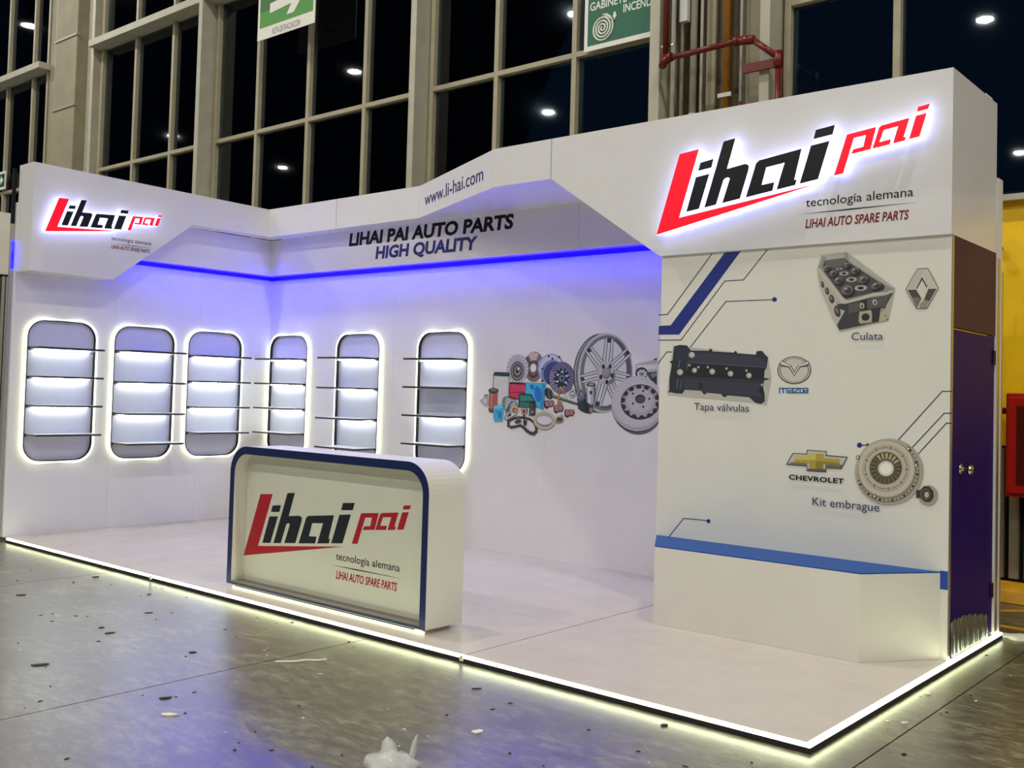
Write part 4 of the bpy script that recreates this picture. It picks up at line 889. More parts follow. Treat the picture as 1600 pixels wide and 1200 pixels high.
((92,100,106),[101,158, 103,145, 101,134, 96,130, 89,133, 83,142, 79,155, 78,169, 80,179, 84,183, 91,180, 97,171]),
((40,46,48),[84,162, 373,91, 371,69, 82,136]),
((150,158,160),[92,155, 370,86, 370,82, 88,147]),
((36,52,56),[360,140, 446,175, 487,160, 495,45, 481,2, 420,18, 373,41]),
((24,36,40),[486,96, 489,67, 487,43, 481,25, 472,19, 461,23, 450,38, 441,62, 434,90, 432,119, 433,144, 439,161, 448,168, 459,164, 470,148, 480,125]),
((70,92,96),[368,116, 446,159, 453,134, 375,91]),
((60,62,62),[487,86, 530,71, 536,30, 502,0, 481,8]),
((150,138,120),[531,36, 526,21, 513,15, 500,20, 494,35, 499,50, 512,57, 525,51])]),
('printed_bearing','back',-3481,1422,
[((120,126,150),[78,38, 74,24, 65,12, 54,4, 40,0, 27,1, 14,7, 5,17, 0,30, 0,45, 4,59, 13,71, 25,79, 38,83, 52,81, 64,75, 73,65, 78,52]),
((226,228,232),[71,38, 67,25, 58,15, 47,8, 34,7, 22,10, 13,19, 8,31, 7,44, 11,57, 20,68, 32,74, 44,76, 56,72, 65,64, 70,52]),
((74,86,112),[65,39, 61,27, 53,19, 42,14, 31,15, 22,21, 16,31, 15,43, 20,55, 28,64, 38,68, 49,67, 59,61, 64,51]),
((210,214,220),[54,36, 46,28, 36,26, 28,29, 25,37, 28,47, 37,54, 47,57, 55,53, 57,45])]),
('printed_release_bearing','back',-3398,1416,
[((128,124,142),[86,42, 81,25, 71,11, 56,2, 39,0, 23,4, 10,14, 2,29, 0,46, 4,63, 15,77, 30,86, 46,89, 62,84, 76,74, 84,59]),
((92,90,112),[77,43, 74,29, 65,19, 53,13, 40,14, 29,21, 22,32, 20,46, 24,59, 33,70, 45,75, 58,74, 69,68, 76,57]),
((150,148,164),[67,44, 64,33, 56,27, 47,27, 41,34, 39,45, 42,56, 50,62, 59,61, 65,54])]),
('printed_oil_filter_can','back',-3295,1373,
[((172,172,176),[0,176, 97,177, 98,14, 44,0, 11,20]),
((210,210,214),[19,164, 49,164, 50,8, 30,12]),
((110,110,118),[74,169, 97,176, 98,14, 82,9]),
((46,48,52),[97,172, 94,165, 83,159, 68,155, 50,153, 31,155, 15,158, 4,164, 0,171, 4,178, 14,184, 30,188, 48,190, 67,188, 83,185, 93,179]),
((150,152,156),[81,174, 77,169, 66,165, 51,163, 36,164, 25,168, 21,173, 25,178, 36,181, 51,183, 66,182, 77,178]),
((52,46,76),[37,117, 63,118, 64,88, 37,88])]),
('printed_brass_fork','back',-3604,1361,
[((176,126,70),[18,149, 46,160, 71,148, 85,100, 73,89, 56,128, 36,133, 22,99, 18,37, 54,27, 53,5, 0,0, 2,71]),
((214,184,110),[73,92, 115,70, 95,62, 70,80])]),
('printed_brake_pad','back',-3753,1321,
[((48,32,34),[0,62, 14,73, 100,77, 115,48, 95,19, 59,18, 31,0, 5,16]),
((172,120,122),[11,59, 21,69, 94,74, 106,50, 91,27, 59,25, 23,20]),
((60,36,38),[48,71, 65,24, 70,25, 53,72])]),
('printed_brake_pad','back',-3644,1283,
[((48,32,34),[0,60, 14,72, 98,76, 113,47, 93,18, 58,17, 30,0, 5,16]),
((172,120,122),[10,58, 21,68, 93,73, 105,50, 89,27, 58,24, 22,19]),
((60,36,38),[47,70, 64,23, 69,24, 52,71])]),
('printed_brake_pad','back',-3523,1251,
[((48,32,34),[0,60, 13,71, 97,75, 111,47, 91,18, 57,17, 30,0, 5,15]),
((172,120,122),[10,57, 21,67, 91,73, 103,49, 88,27, 57,24, 22,19]),
((60,36,38),[47,69, 63,23, 68,24, 51,70])]),
('printed_green_air_filter','back',-4047,1323,
[((34,62,56),[0,124, 149,127, 203,57, 201,0, 0,3]),
((44,142,120),[19,110, 138,113, 180,68, 17,60]),
((36,120,104),[16,49, 129,49, 127,6, 15,9])]),
('printed_valve_part','back',-4520,1317,
[((168,170,166),[0,57, 47,82, 54,112, 101,119, 112,36, 98,0, 58,11, 25,34]),
((110,112,108),[103,107, 99,101, 89,97, 76,96, 65,100, 61,106, 65,113, 75,117, 88,117, 98,113]),
((200,202,200),[92,56, 89,46, 81,38, 69,34, 57,37, 48,45, 44,55, 47,66, 55,74, 67,77, 79,75, 88,67])]),
('printed_red_oil_filter','back',-4414,1266,
[((164,84,82),[10,194, 113,196, 110,19, 13,16]),
((188,112,108),[27,183, 58,183, 56,18, 29,17]),
((62,58,56),[126,204, 123,195, 114,188, 100,182, 83,178, 63,177, 44,178, 26,182, 12,188, 3,196, 0,205, 4,213, 13,220, 27,226, 44,230, 64,231, 83,230, 101,226, 115,220, 123,212]),
((110,106,100),[109,211, 105,206, 96,202, 82,199, 65,198, 48,199, 34,202, 24,207, 21,212, 24,218, 34,222, 48,225, 65,226, 82,225, 96,222, 106,217]),
((84,72,68),[4,40, 68,33, 69,0, 17,4])]),
('printed_small_blue_box','back',-4343,1183,
[((64,170,206),[3,148, 108,160, 119,128, 114,8, 17,0, 0,30]),
((100,200,226),[7,147, 104,157, 116,128, 16,119]),
((34,126,192),[34,105, 56,108, 57,82, 37,82]),
((30,118,186),[101,67, 101,52, 96,38, 89,31, 79,30, 69,36, 62,48, 57,64, 58,79, 62,93, 70,100, 79,101, 89,95, 97,83])]),
('printed_alternator','back',-4247,1202,
[((112,126,128),[0,161, 17,209, 63,223, 148,195, 195,149, 201,92, 176,50, 48,0, 33,10, 54,64]),
((168,178,178),[56,210, 141,189, 180,149, 97,129, 45,98, 42,168]),
((28,32,34),[68,105, 87,114, 80,90, 62,84]),
((28,32,34),[78,132, 98,140, 91,117, 73,110]),
((28,32,34),[90,155, 110,164, 103,140, 85,134]),
((28,32,34),[115,173, 134,182, 128,159, 110,152]),
((196,202,202),[69,64, 137,84, 183,62, 48,5]),
((30,40,60),[85,59, 122,72, 116,42, 70,29]),
((206,186,140),[202,103, 200,90, 192,78, 180,70, 165,64, 149,64, 133,68, 120,76, 112,87, 108,100, 111,114, 119,125, 131,134, 146,139, 162,140, 178,136, 191,128, 199,116]),
((122,98,64),[190,97, 187,86, 179,77, 167,72, 154,71, 141,76, 133,84, 129,95, 132,106, 140,116, 152,121, 165,121, 178,117, 186,108]),
((196,160,104),[179,95, 177,86, 169,81, 160,81, 152,85, 149,94, 152,102, 159,107, 168,107, 176,103])]),
('printed_fuel_pump','back',-4020,1260,
[((58,46,50),[0,52, 81,54, 80,20, 58,2, 21,1]),
((196,150,156),[74,31, 72,20, 65,10, 54,3, 41,0, 28,2, 16,8, 8,18, 5,29, 8,41, 15,51, 26,57, 39,60, 52,58, 63,52, 71,43]),
((146,52,66),[59,31, 57,23, 50,17, 40,14, 30,16, 23,22, 20,29, 23,38, 30,44, 39,46, 49,44, 56,39])]),
('printed_black_filter','back',-3921,1252,
[((52,50,56),[7,121, 77,121, 72,3, 0,0]),
((92,90,96),[18,115, 35,116, 31,4, 13,3]),
((34,32,36),[77,122, 74,118, 64,114, 50,112, 34,111, 20,113, 10,116, 6,121, 10,125, 19,129, 33,131, 49,132, 63,130, 73,127]),
((176,174,178),[37,50, 52,50, 51,27, 36,27])]),
('printed_timing_belt','back',-4179,1077,
[((48,50,48),[13,105, 90,138, 77,156, 0,124]),
((48,50,48),[62,129, 148,149, 141,169, 55,149]),
((48,50,48),[118,145, 213,149, 212,169, 118,166]),
((48,50,48),[183,151, 276,134, 283,154, 189,171]),
((48,50,48),[248,144, 323,106, 337,123, 263,161]),
((48,50,48),[301,124, 340,65, 364,74, 325,134]),
((48,50,48),[333,88, 335,28, 361,29, 359,89]),
((48,50,48),[346,53, 304,13, 324,0, 366,40]),
((48,50,48),[337,24, 274,28, 271,8, 334,4]),
((48,50,48),[304,21, 236,51, 222,33, 290,3]),
((48,50,48),[259,37, 203,81, 183,66, 240,22]),
((48,50,48),[221,70, 160,99, 146,82, 206,52]),
((48,50,48),[174,98, 95,82, 102,61, 181,78]),
((48,50,48),[122,87, 43,71, 49,50, 128,67]),
((48,50,48),[77,69, 14,90, 2,71, 66,50]),
((48,50,48),[35,66, 32,131, 5,130, 7,65]),
((58,62,58),[13,73, 59,60, 112,71, 164,82, 202,64, 241,34, 286,13, 323,12, 350,39, 349,59, 315,34, 278,38, 240,60, 202,87, 156,96, 104,85, 51,77, 9,93]),
((72,66,64),[91,117, 132,142, 174,132, 163,111, 111,97]),
((152,70,78),[160,150, 156,143, 145,138, 131,137, 120,141, 115,148, 119,155, 131,159, 145,160, 156,156]),
((40,42,40),[193,132, 237,134, 235,91, 202,87]),
((40,42,40),[192,189, 200,127, 213,128, 206,190])]),
('printed_filter_ring','back',-3866,1134,
[((150,140,120),[241,71, 237,54, 227,39, 212,26, 194,15, 172,7, 148,2, 123,0, 98,1, 74,6, 52,15, 32,26, 17,39, 6,55, 1,71, 0,88, 6,104, 16,119, 31,133, 50,144, 71,152, 96,157, 121,158, 146,156, 170,151, 192,143, 211,132, 225,118, 236,103, 241,87]),
((196,188,168),[240,77, 235,61, 225,46, 211,33, 193,22, 171,13, 148,8, 123,6, 98,8, 74,13, 52,21, 33,33, 18,46, 7,61, 2,78, 2,94, 7,111, 17,126, 32,139, 50,150, 72,159, 96,164, 121,165, 146,163, 169,158, 191,150, 209,138, 224,125, 234,110, 240,94]),
((140,132,112),[217,82, 212,68, 202,55, 188,44, 169,35, 148,30, 126,28, 103,30, 81,35, 62,43, 46,54, 35,67, 28,81, 28,96, 33,110, 43,124, 58,135, 76,143, 98,149, 120,150, 143,149, 165,144, 184,135, 199,124, 210,111, 217,97]),
((178,170,150),[210,92, 205,79, 194,67, 178,58, 158,51, 136,47, 112,47, 89,50, 68,57, 50,67, 37,78, 30,92, 29,105, 34,119, 45,130, 61,140, 81,147, 104,151, 127,151, 151,147, 171,140, 189,131, 201,119, 209,106]),
((218,218,222),[210,82, 205,72, 194,62, 178,55, 157,50, 134,47, 110,48, 87,52, 67,59, 52,68, 42,79, 40,90, 45,100, 56,110, 73,117, 94,122, 117,124, 141,123, 164,119, 184,112, 198,103, 207,93])]),
('printed_thermostat','back',-3615,1197,
[((150,132,92),[6,49, 26,72, 61,79, 83,58, 78,13, 36,0, 0,4]),
((64,54,40),[75,41, 71,35, 59,30, 42,28, 25,29, 12,33, 8,38, 12,44, 24,48, 41,51, 58,50, 71,46]),
((46,40,34),[24,33, 38,34, 35,17, 21,16]),
((46,40,34),[54,37, 70,38, 67,21, 53,20]),
((206,200,186),[60,68, 57,63, 48,60, 37,60, 27,62, 24,67, 27,71, 36,75, 47,75, 57,72])]),
('printed_stripe','tower',-1968,1888,
[((20,42,128),[1,64, 97,66, 504,545, 622,546, 166,0, 0,2])]),
('printed_line','tower',-1972,2025,
[((22,26,86),[1,1, 77,2, 76,8, 0,8]),
((22,26,86),[74,0, 415,406, 410,410, 68,4])]),
('printed_line','tower',-1971,1847,
[((22,26,86),[0,1, 189,1, 189,7, 0,7]),
((22,26,86),[186,0, 516,395, 511,399, 180,3]),
((22,26,86),[508,392, 652,392, 652,398, 508,398]),
((22,26,86),[650,391, 818,583, 813,587, 645,395])]),
('printed_line','tower',-1716,1796,
[((22,26,86),[5,0, 272,308, 267,312, 0,4]),
((22,26,86),[265,305, 608,305, 608,310, 264,311]),
((20,42,128),[634,308, 633,302, 629,297, 624,294, 617,293, 611,294, 606,298, 602,303, 600,309, 602,315, 605,320, 610,323, 617,324, 623,322, 629,319, 632,314])]),
('printed_line','tower',-1972,1683,
[((22,26,86),[6,0, 79,86, 74,90, 0,4]),
((22,26,86),[71,83, 132,82, 132,88, 71,89])]),
('printed_line','tower',-328,1201,
[((22,26,86),[5,0, 285,332, 281,336, 0,4]),
((22,26,86),[279,328, 337,330, 337,335, 278,334])]),
('printed_line','tower',-262,1144,
[((22,26,86),[5,0, 231,262, 227,266, 0,3]),
((22,26,86),[224,259, 270,260, 270,266, 224,265])]),
('printed_line','tower',-218,1117,
[((22,26,86),[4,0, 200,233, 196,237, 0,4]),
((22,26,86),[193,229, 227,231, 227,237, 193,235])]),
('printed_line','tower',-1853,492,
[((22,26,86),[6,0, 122,142, 117,145, 0,3]),
((22,26,86),[114,138, 297,142, 297,147, 115,144]),
((20,42,128),[323,143, 322,138, 319,133, 314,129, 309,127, 303,128, 298,130, 295,135, 294,140, 295,146, 298,151, 302,154, 308,156, 313,155, 318,153, 321,148])]),
('printed_line','tower',-543,1180,
[((20,42,128),[13,13, 71,16, 71,22, 13,19]),
((20,42,128),[32,17, 31,11, 28,5, 23,2, 16,0, 10,1, 5,4, 1,9, 0,15, 1,21, 5,26, 10,30, 16,32, 22,31, 27,28, 31,23])]),
('printed_valve_cover','tower',-1887,1417,
[((186,184,174),[38,397, 751,323, 779,175, 747,0, 633,17, 9,51, 0,79]),
((40,44,54),[47,390, 92,400, 149,396, 179,361, 319,358, 325,372, 342,370, 346,353, 505,344, 513,357, 526,352, 530,339, 663,330, 670,354, 707,356, 725,337, 751,310, 742,242, 728,229, 721,181, 772,174, 725,161, 721,107, 731,80, 734,27, 706,9, 666,17, 624,51, 466,61, 450,47, 426,54, 419,68, 309,75, 298,61, 278,71, 270,86, 141,91, 121,64, 63,65, 30,73, 5,69, 17,87, 15,166, 33,267, 12,285, 37,292]),
((58,58,72),[150,353, 663,320, 737,289, 734,252, 152,285]),
((56,56,70),[130,167, 704,144, 713,53, 132,96]),
((28,32,40),[152,280, 731,245, 724,168, 130,182]),
((80,92,108),[153,278, 741,245, 741,250, 154,283]),
((62,68,80),[128,174, 676,155, 676,159, 128,178]),
((34,54,70),[55,379, 141,389, 175,360, 127,296, 70,289]),
((96,122,140),[94,292, 82,244, 88,243, 100,291]),
((96,122,140),[79,166, 73,100, 79,100, 84,166]),
((90,116,134),[112,163, 98,94, 103,93, 117,162]),
((90,116,134),[150,273, 151,230, 156,230, 155,273]),
((20,22,28),[213,327, 211,319, 206,311, 199,306, 190,303, 180,303, 171,306, 163,311, 158,319, 156,327, 157,336, 162,343, 170,349, 179,352, 189,352, 198,349, 206,343, 211,336]),
((168,170,160),[212,330, 210,323, 206,316, 200,312, 192,309, 184,309, 176,312, 169,316, 165,323, 163,330, 164,337, 169,344, 175,349, 183,351, 191,351, 199,349, 206,344, 210,337]),
((200,200,190),[207,333, 205,326, 199,321, 192,320, 184,322, 179,326, 176,333, 178,340, 184,344, 191,346, 199,344, 204,339]),
((20,22,28),[124,209, 122,200, 117,193, 110,187, 101,184, 91,184, 81,187, 73,192, 68,200, 66,208, 68,217, 73,225, 80,230, 89,233, 99,233, 109,230, 117,225, 122,217]),
((168,170,160),[123,212, 122,204, 117,198, 111,193, 103,190, 94,190, 86,193, 80,197, 75,204, 74,211, 75,219, 79,225, 85,230, 93,233, 102,233, 110,230, 117,225, 121,219]),
((200,200,190),[118,214, 116,208, 110,203, 103,201, 95,203, 89,208, 87,214, 89,221, 94,226, 102,228, 110,226, 115,221]),
((20,22,28),[232,222, 231,215, 227,209, 221,205, 213,202, 205,202, 197,204, 191,209, 187,215, 185,222, 187,229, 190,235, 197,240, 204,242, 212,243, 220,240, 226,236, 230,229]),
((168,170,160),[231,225, 230,219, 227,214, 222,210, 216,208, 209,208, 203,210, 197,214, 194,219, 192,225, 194,231, 197,236, 202,240, 208,242, 215,242, 221,240, 226,236, 230,231]),
((200,200,190),[228,228, 226,223, 222,219, 216,217, 210,219, 206,223, 204,228, 205,233, 210,237, 216,238, 222,237, 226,233]),
((20,22,28),[370,215, 369,207, 364,200, 357,195, 349,192, 340,192, 332,195, 325,200, 320,207, 318,215, 320,223, 324,230, 331,235, 339,238, 348,238, 357,235, 364,230, 368,223]),
((168,170,160),[369,218, 368,211, 364,205, 359,201, 351,198, 344,198, 337,201, 331,205, 327,211, 325,217, 326,224, 330,230, 336,235, 343,237, 351,237, 358,235, 364,230, 368,224]),
((200,200,190),[365,221, 363,214, 358,210, 351,208, 344,210, 339,214, 337,220, 339,226, 344,231, 351,233, 358,231, 363,227]),
((20,22,28),[505,202, 504,195, 500,188, 493,183, 486,180, 477,180, 469,183, 462,188, 458,194, 456,202, 458,209, 462,216, 468,221, 476,224, 485,224, 493,221, 499,216, 504,210]),
((168,170,160),[504,205, 503,199, 500,193, 495,189, 488,187, 481,186, 474,189, 468,193, 465,198, 463,205, 464,211, 468,217, 473,221, 480,223, 487,223, 494,221, 499,217, 503,211]),
((200,200,190),[500,208, 499,202, 494,198, 488,196, 481,198, 477,202, 475,208, 476,213, 481,218, 487,219, 494,218, 499,214]),
((20,22,28),[639,191, 637,184, 633,177, 627,172, 619,170, 611,169, 603,172, 597,177, 592,183, 591,191, 592,198, 596,205, 602,210, 610,212, 618,213, 626,210, 633,205, 637,199]),
((168,170,160),[638,194, 637,188, 633,182, 628,178, 622,176, 615,176, 608,178, 603,182, 599,187, 598,194, 599,200, 602,205, 607,210, 614,212, 621,212, 627,210, 633,206, 636,200]),
((200,200,190),[634,197, 632,191, 628,187, 622,185, 615,187, 611,191, 609,196, 610,202, 615,206, 621,208, 627,206, 632,202]),
((176,176,168),[180,260, 179,255, 174,252, 168,252, 163,255, 161,260, 163,265, 167,269, 173,269, 178,265]),
((176,176,168),[323,248, 321,243, 317,240, 311,240, 306,243, 304,248, 306,253, 310,256, 316,256, 321,253]),
((176,176,168),[463,239, 462,234, 457,231, 451,231, 447,234, 445,239, 446,244, 451,247, 457,247, 461,244]),
((176,176,168),[609,226, 607,222, 603,219, 597,219, 593,221, 591,226, 592,231, 597,234, 602,234, 607,231]),
((176,176,168),[721,134, 720,129, 716,126, 710,126, 706,129, 704,134, 706,139, 710,142, 715,142, 720,139]),
((176,176,168),[251,247, 250,242, 245,238, 239,238, 234,241, 232,246, 234,251, 239,255, 245,255, 249,252]),
((16,18,24),[248,144, 284,134, 265,116, 273,102, 245,105, 261,127]),
((20,22,26),[724,100, 722,90, 717,83, 709,80, 701,82, 695,90, 692,100, 694,110, 700,118, 708,120, 716,118, 722,111])]),
('printed_oval_emblem','tower',-1069,1560,
[((40,36,38),[227,89, 226,75, 222,62, 216,49, 207,38, 195,27, 182,18, 167,11, 151,5, 134,2, 116,0, 99,1, 81,4, 64,9, 49,16, 35,25, 23,36, 13,47, 6,60, 2,74, 0,88, 1,101, 5,115, 12,128, 21,140, 33,150, 46,159, 61,167, 78,172, 95,175, 113,176, 131,175, 148,172, 165,167, 180,159, 193,151, 205,140, 214,128, 221,116, 225,103]),
((196,192,188),[221,90, 220,77, 217,64, 211,52, 202,41, 191,32, 179,23, 165,16, 149,11, 133,8, 116,6, 99,7, 83,10, 67,15, 52,21, 39,30, 28,39, 18,50, 12,62, 7,75, 6,88, 7,101, 11,114, 17,126, 26,137, 37,147, 50,156, 64,163, 80,168, 96,171, 113,172, 130,171, 147,168, 162,163, 177,156, 189,147, 200,138, 209,127, 216,115, 220,102]),
((84,78,78),[212,89, 211,76, 206,63, 200,51, 190,40, 178,30, 165,23, 149,17, 133,13, 116,12, 99,13, 82,16, 67,21, 52,29, 40,38, 30,49, 22,61, 17,74, 16,88, 17,101, 21,114, 28,126, 38,137, 50,147, 64,155, 80,160, 96,164, 113,165, 130,164, 147,160, 162,155, 176,147, 188,138, 198,127, 206,115, 210,102]),
((206,200,188),[206,89, 205,76, 201,64, 195,52, 186,42, 175,32, 162,25, 148,19, 132,16, 116,14, 100,15, 84,18, 69,24, 56,31, 44,40, 35,50, 28,62, 23,75, 21,88, 23,101, 27,113, 33,125, 42,136, 54,145, 67,152, 82,158, 97,161, 113,162, 129,161, 145,158, 160,152, 173,145, 184,136, 194,126, 200,114, 205,102]),
((60,54,56),[11,134, 27,150, 92,120, 115,80, 138,120, 201,150, 217,135, 203,112, 155,106, 115,49, 75,105, 24,112]),
((214,212,208),[15,136, 27,145, 85,120, 115,70, 143,120, 201,145, 212,135, 199,123, 151,112, 115,57, 79,112, 28,122])]),
('printed_carmaker_name','tower',-1056,1499,
[((16,88,150),[8,0, 7,36, 0,36, 0,0]),
((16,88,150),[0,28, 54,29, 54,36, 0,36]),
((16,88,150),[44,34, 53,23, 59,27, 51,38]),
((16,88,150),[49,32, 50,1, 58,1, 57,32]),
((16,88,150),[24,35, 25,1, 33,1, 32,35]),
((16,88,150),[59,29, 96,30, 96,37, 58,37]),
((16,88,150),[86,33, 96,25, 101,30, 92,39]),
((16,88,150),[92,34, 92,2, 100,2, 99,34]),
((16,88,150),[100,10, 63,9, 63,2, 100,2]),
((16,88,150),[70,2, 70,22, 62,21, 63,2]),
((16,88,150),[62,14, 97,15, 97,22, 62,21]),
((16,88,150),[97,30, 140,31, 140,38, 97,37]),
((16,88,150),[136,39, 96,6, 101,1, 141,34]),
((16,88,150),[98,2, 140,3, 140,10, 98,10]),
((16,88,150),[139,31, 162,31, 162,38, 139,38]),
((16,88,150),[153,34, 166,24, 171,29, 158,40]),
((16,88,150),[161,32, 162,9, 169,9, 169,33]),
((16,88,150),[166,18, 153,8, 158,2, 171,12]),
((16,88,150),[162,11, 140,10, 140,3, 162,4]),
((16,88,150),[147,3, 147,38, 139,38, 140,3]),
((16,88,150),[167,31, 194,32, 194,39, 167,39]),
((16,88,150),[185,35, 195,27, 199,33, 189,40]),
((16,88,150),[190,36, 191,4, 198,4, 198,36]),
((16,88,150),[198,12, 169,11, 169,4, 198,4]),
((16,88,150),[176,4, 176,24, 168,23, 169,4]),
((16,88,150),[168,16, 195,17, 195,24, 168,23])]),
('printed_cylinder_head','tower',-813,1886,
[((180,178,166),[0,401, 24,483, 188,494, 488,257, 483,226, 451,63, 327,39, 152,0, 16,295]),
((150,146,140),[25,450, 33,477, 50,476, 62,450, 175,462, 177,485, 194,485, 211,430, 430,281, 478,252, 475,236, 436,222, 340,216, 188,178, 165,184, 15,378, 6,407]),
((74,72,72),[37,421, 51,451, 175,457, 212,422, 430,270, 420,244, 270,218, 182,200, 49,376]),
((104,100,98),[51,451, 175,457, 189,418, 117,400, 54,415]),
((38,36,38),[95,399, 96,389, 92,380, 84,373, 73,369, 62,371, 52,376, 46,384, 45,394, 49,404, 57,411, 68,414, 80,413, 89,407]),
((112,108,106),[83,408, 84,401, 80,394, 73,388, 64,385, 54,386, 46,390, 42,396, 41,403, 45,411, 52,416, 61,419, 71,418, 79,415]),
((60,58,58),[82,401, 82,394, 77,388, 70,386, 62,388, 57,394, 57,401, 62,406, 69,409, 77,406]),
((170,166,162),[61,412, 60,409, 56,406, 51,406, 48,409, 49,412, 53,415, 58,415]),
((38,36,38),[138,365, 139,354, 135,344, 126,336, 113,332, 101,333, 90,339, 83,348, 82,359, 87,369, 96,377, 108,381, 121,380, 132,374]),
((112,108,106),[126,374, 127,366, 123,358, 115,351, 104,348, 93,349, 85,353, 79,360, 79,368, 83,376, 91,382, 102,385, 112,385, 121,381]),
((60,58,58),[123,366, 123,359, 118,352, 110,350, 101,352, 96,358, 96,365, 101,372, 110,374, 118,372]),
((170,166,162),[102,377, 101,373, 97,370, 91,370, 88,373, 89,377, 93,380, 98,380]),
((38,36,38),[177,320, 178,308, 173,296, 163,286, 149,282, 134,284, 122,290, 114,301, 112,314, 118,326, 128,335, 142,340, 157,338, 169,331]),
((112,108,106),[164,329, 165,320, 160,310, 151,303, 139,299, 127,300, 117,305, 111,313, 110,323, 115,332, 124,339, 136,343, 148,342, 158,337]),
((60,58,58),[160,321, 160,312, 154,305, 144,302, 135,304, 128,312, 128,320, 134,328, 144,331, 154,328]),
((170,166,162),[137,332, 136,327, 131,324, 125,324, 121,327, 122,331, 127,335, 133,335]),
((38,36,38),[244,262, 247,244, 240,227, 226,214, 207,208, 187,210, 170,219, 159,235, 157,253, 164,270, 178,283, 197,289, 217,287, 234,277]),
((112,108,106),[230,270, 231,256, 225,243, 213,233, 197,228, 180,229, 166,236, 158,247, 157,261, 163,274, 175,284, 192,289, 208,288, 222,281]),
((60,58,58),[222,260, 222,248, 214,238, 201,233, 188,237, 180,247, 179,260, 187,270, 201,274, 214,270]),
((170,166,162),[197,270, 196,263, 189,259, 181,259, 176,263, 177,269, 183,274, 192,274]),
((38,36,38),[221,410, 222,401, 219,392, 212,385, 202,383, 192,384, 183,389, 178,397, 177,406, 180,415, 187,421, 197,424, 207,423, 216,418]),
((112,108,106),[210,419, 211,412, 208,405, 201,400, 193,398, 185,398, 177,402, 173,408, 173,415, 176,422, 182,427, 190,429, 199,429, 206,425]),
((60,58,58),[209,412, 209,406, 205,400, 199,398, 192,400, 188,406, 187,412, 192,417, 198,419, 205,417]),
((170,166,162),[189,423, 189,420, 185,418, 181,418, 178,420, 179,423, 182,426, 187,426]),
((38,36,38),[279,374, 280,362, 275,351, 265,343, 253,339, 239,340, 228,346, 221,356, 220,368, 225,379, 234,388, 247,391, 260,390, 272,384]),
((112,108,106),[266,383, 267,374, 263,365, 254,359, 243,355, 232,356, 223,361, 218,368, 217,377, 221,385, 230,392, 241,395, 252,395, 261,390]),
((60,58,58),[263,375, 263,367, 258,360, 249,357, 240,360, 234,366, 234,374, 240,381, 249,384, 258,381]),
((170,166,162),[241,386, 241,381, 236,378, 230,378, 227,381, 228,385, 232,388, 238,388]),
((38,36,38),[333,319, 335,305, 329,292, 318,282, 303,277, 288,279, 274,286, 266,298, 265,312, 270,325, 281,335, 296,340, 312,338, 325,331]),
((112,108,106),[321,327, 321,317, 316,307, 307,299, 294,295, 281,296, 270,301, 264,310, 263,320, 268,331, 278,339, 290,342, 303,342, 314,336]),
((60,58,58),[315,319, 316,309, 309,301, 299,298, 288,301, 282,309, 282,319, 288,327, 299,330, 309,327]),
((170,166,162),[293,329, 292,324, 287,321, 280,320, 276,324, 277,329, 282,333, 289,333]),
((38,36,38),[417,279, 418,266, 411,254, 398,245, 382,240, 366,240, 353,246, 345,256, 345,268, 351,280, 364,289, 380,295, 396,294, 409,288]),
((112,108,106),[404,287, 404,278, 398,268, 387,261, 374,256, 360,256, 349,260, 343,267, 343,277, 349,286, 360,294, 373,298, 387,298, 398,294]),
((60,58,58),[398,278, 397,270, 390,262, 379,259, 368,260, 362,267, 363,275, 370,283, 381,286, 392,285]),
((170,166,162),[375,288, 374,283, 368,280, 361,279, 357,282, 358,287, 364,290, 371,291]),
((176,172,164),[204,362, 202,356, 194,351, 182,349, 168,348, 155,351, 146,355, 143,361, 145,367, 154,371, 166,374, 179,374, 192,372, 201,367]),
((40,38,36),[188,360, 187,357, 181,354, 174,354, 166,355, 161,358, 159,362, 161,366, 166,368, 174,369, 181,367, 186,364]),
((176,172,164),[256,321, 254,315, 244,310, 230,306, 215,306, 200,309, 190,314, 186,320, 189,326, 198,332, 212,335, 228,335, 242,332, 252,328]),
((40,38,36),[238,320, 236,316, 230,313, 222,312, 213,314, 207,317, 204,322, 207,326, 213,328, 221,329, 230,327, 236,324]),
((176,172,164),[319,267, 316,260, 306,253, 290,249, 273,249, 256,252, 245,258, 240,266, 244,273, 254,280, 270,284, 287,284, 303,281, 315,275]),
((40,38,36),[299,266, 296,261, 290,257, 280,256, 270,258, 263,262, 261,267, 263,272, 270,276, 280,277, 289,275, 296,271]),
((176,172,164),[163,392, 162,389, 156,386, 148,384, 138,384, 130,385, 124,388, 121,392, 123,395, 129,398, 137,400, 146,400, 155,399, 161,396]),
((40,38,36),[153,391, 151,389, 148,388, 142,387, 137,388, 134,390, 132,393, 134,395, 137,396, 142,397, 147,396, 151,394]),
((196,190,178),[3,412, 20,400, 170,212, 199,191, 324,222, 356,234, 431,233, 475,247, 478,235, 431,217, 356,215, 324,203, 193,173, 160,179, 9,384]),
((190,184,172),[16,323, 44,338, 120,214, 132,169, 121,137, 155,141, 183,132, 134,44, 105,88, 16,290]),
((66,62,60),[47,302, 49,292, 48,284, 44,279, 40,278, 34,281, 29,288, 25,298, 24,307, 25,315, 28,320, 33,321, 38,318, 44,311]),
((126,120,114),[37,306, 38,299, 37,294, 34,294, 30,298, 27,304, 26,312, 27,317, 31,317, 34,313]),
((66,62,60),[80,260, 82,249, 80,240, 76,234, 71,233, 64,237, 58,244, 54,254, 52,265, 54,274, 58,280, 64,281, 70,277, 76,270]),
((126,120,114),[69,264, 70,256, 68,250, 65,250, 60,254, 57,261, 56,269, 58,275, 62,275, 66,271]),
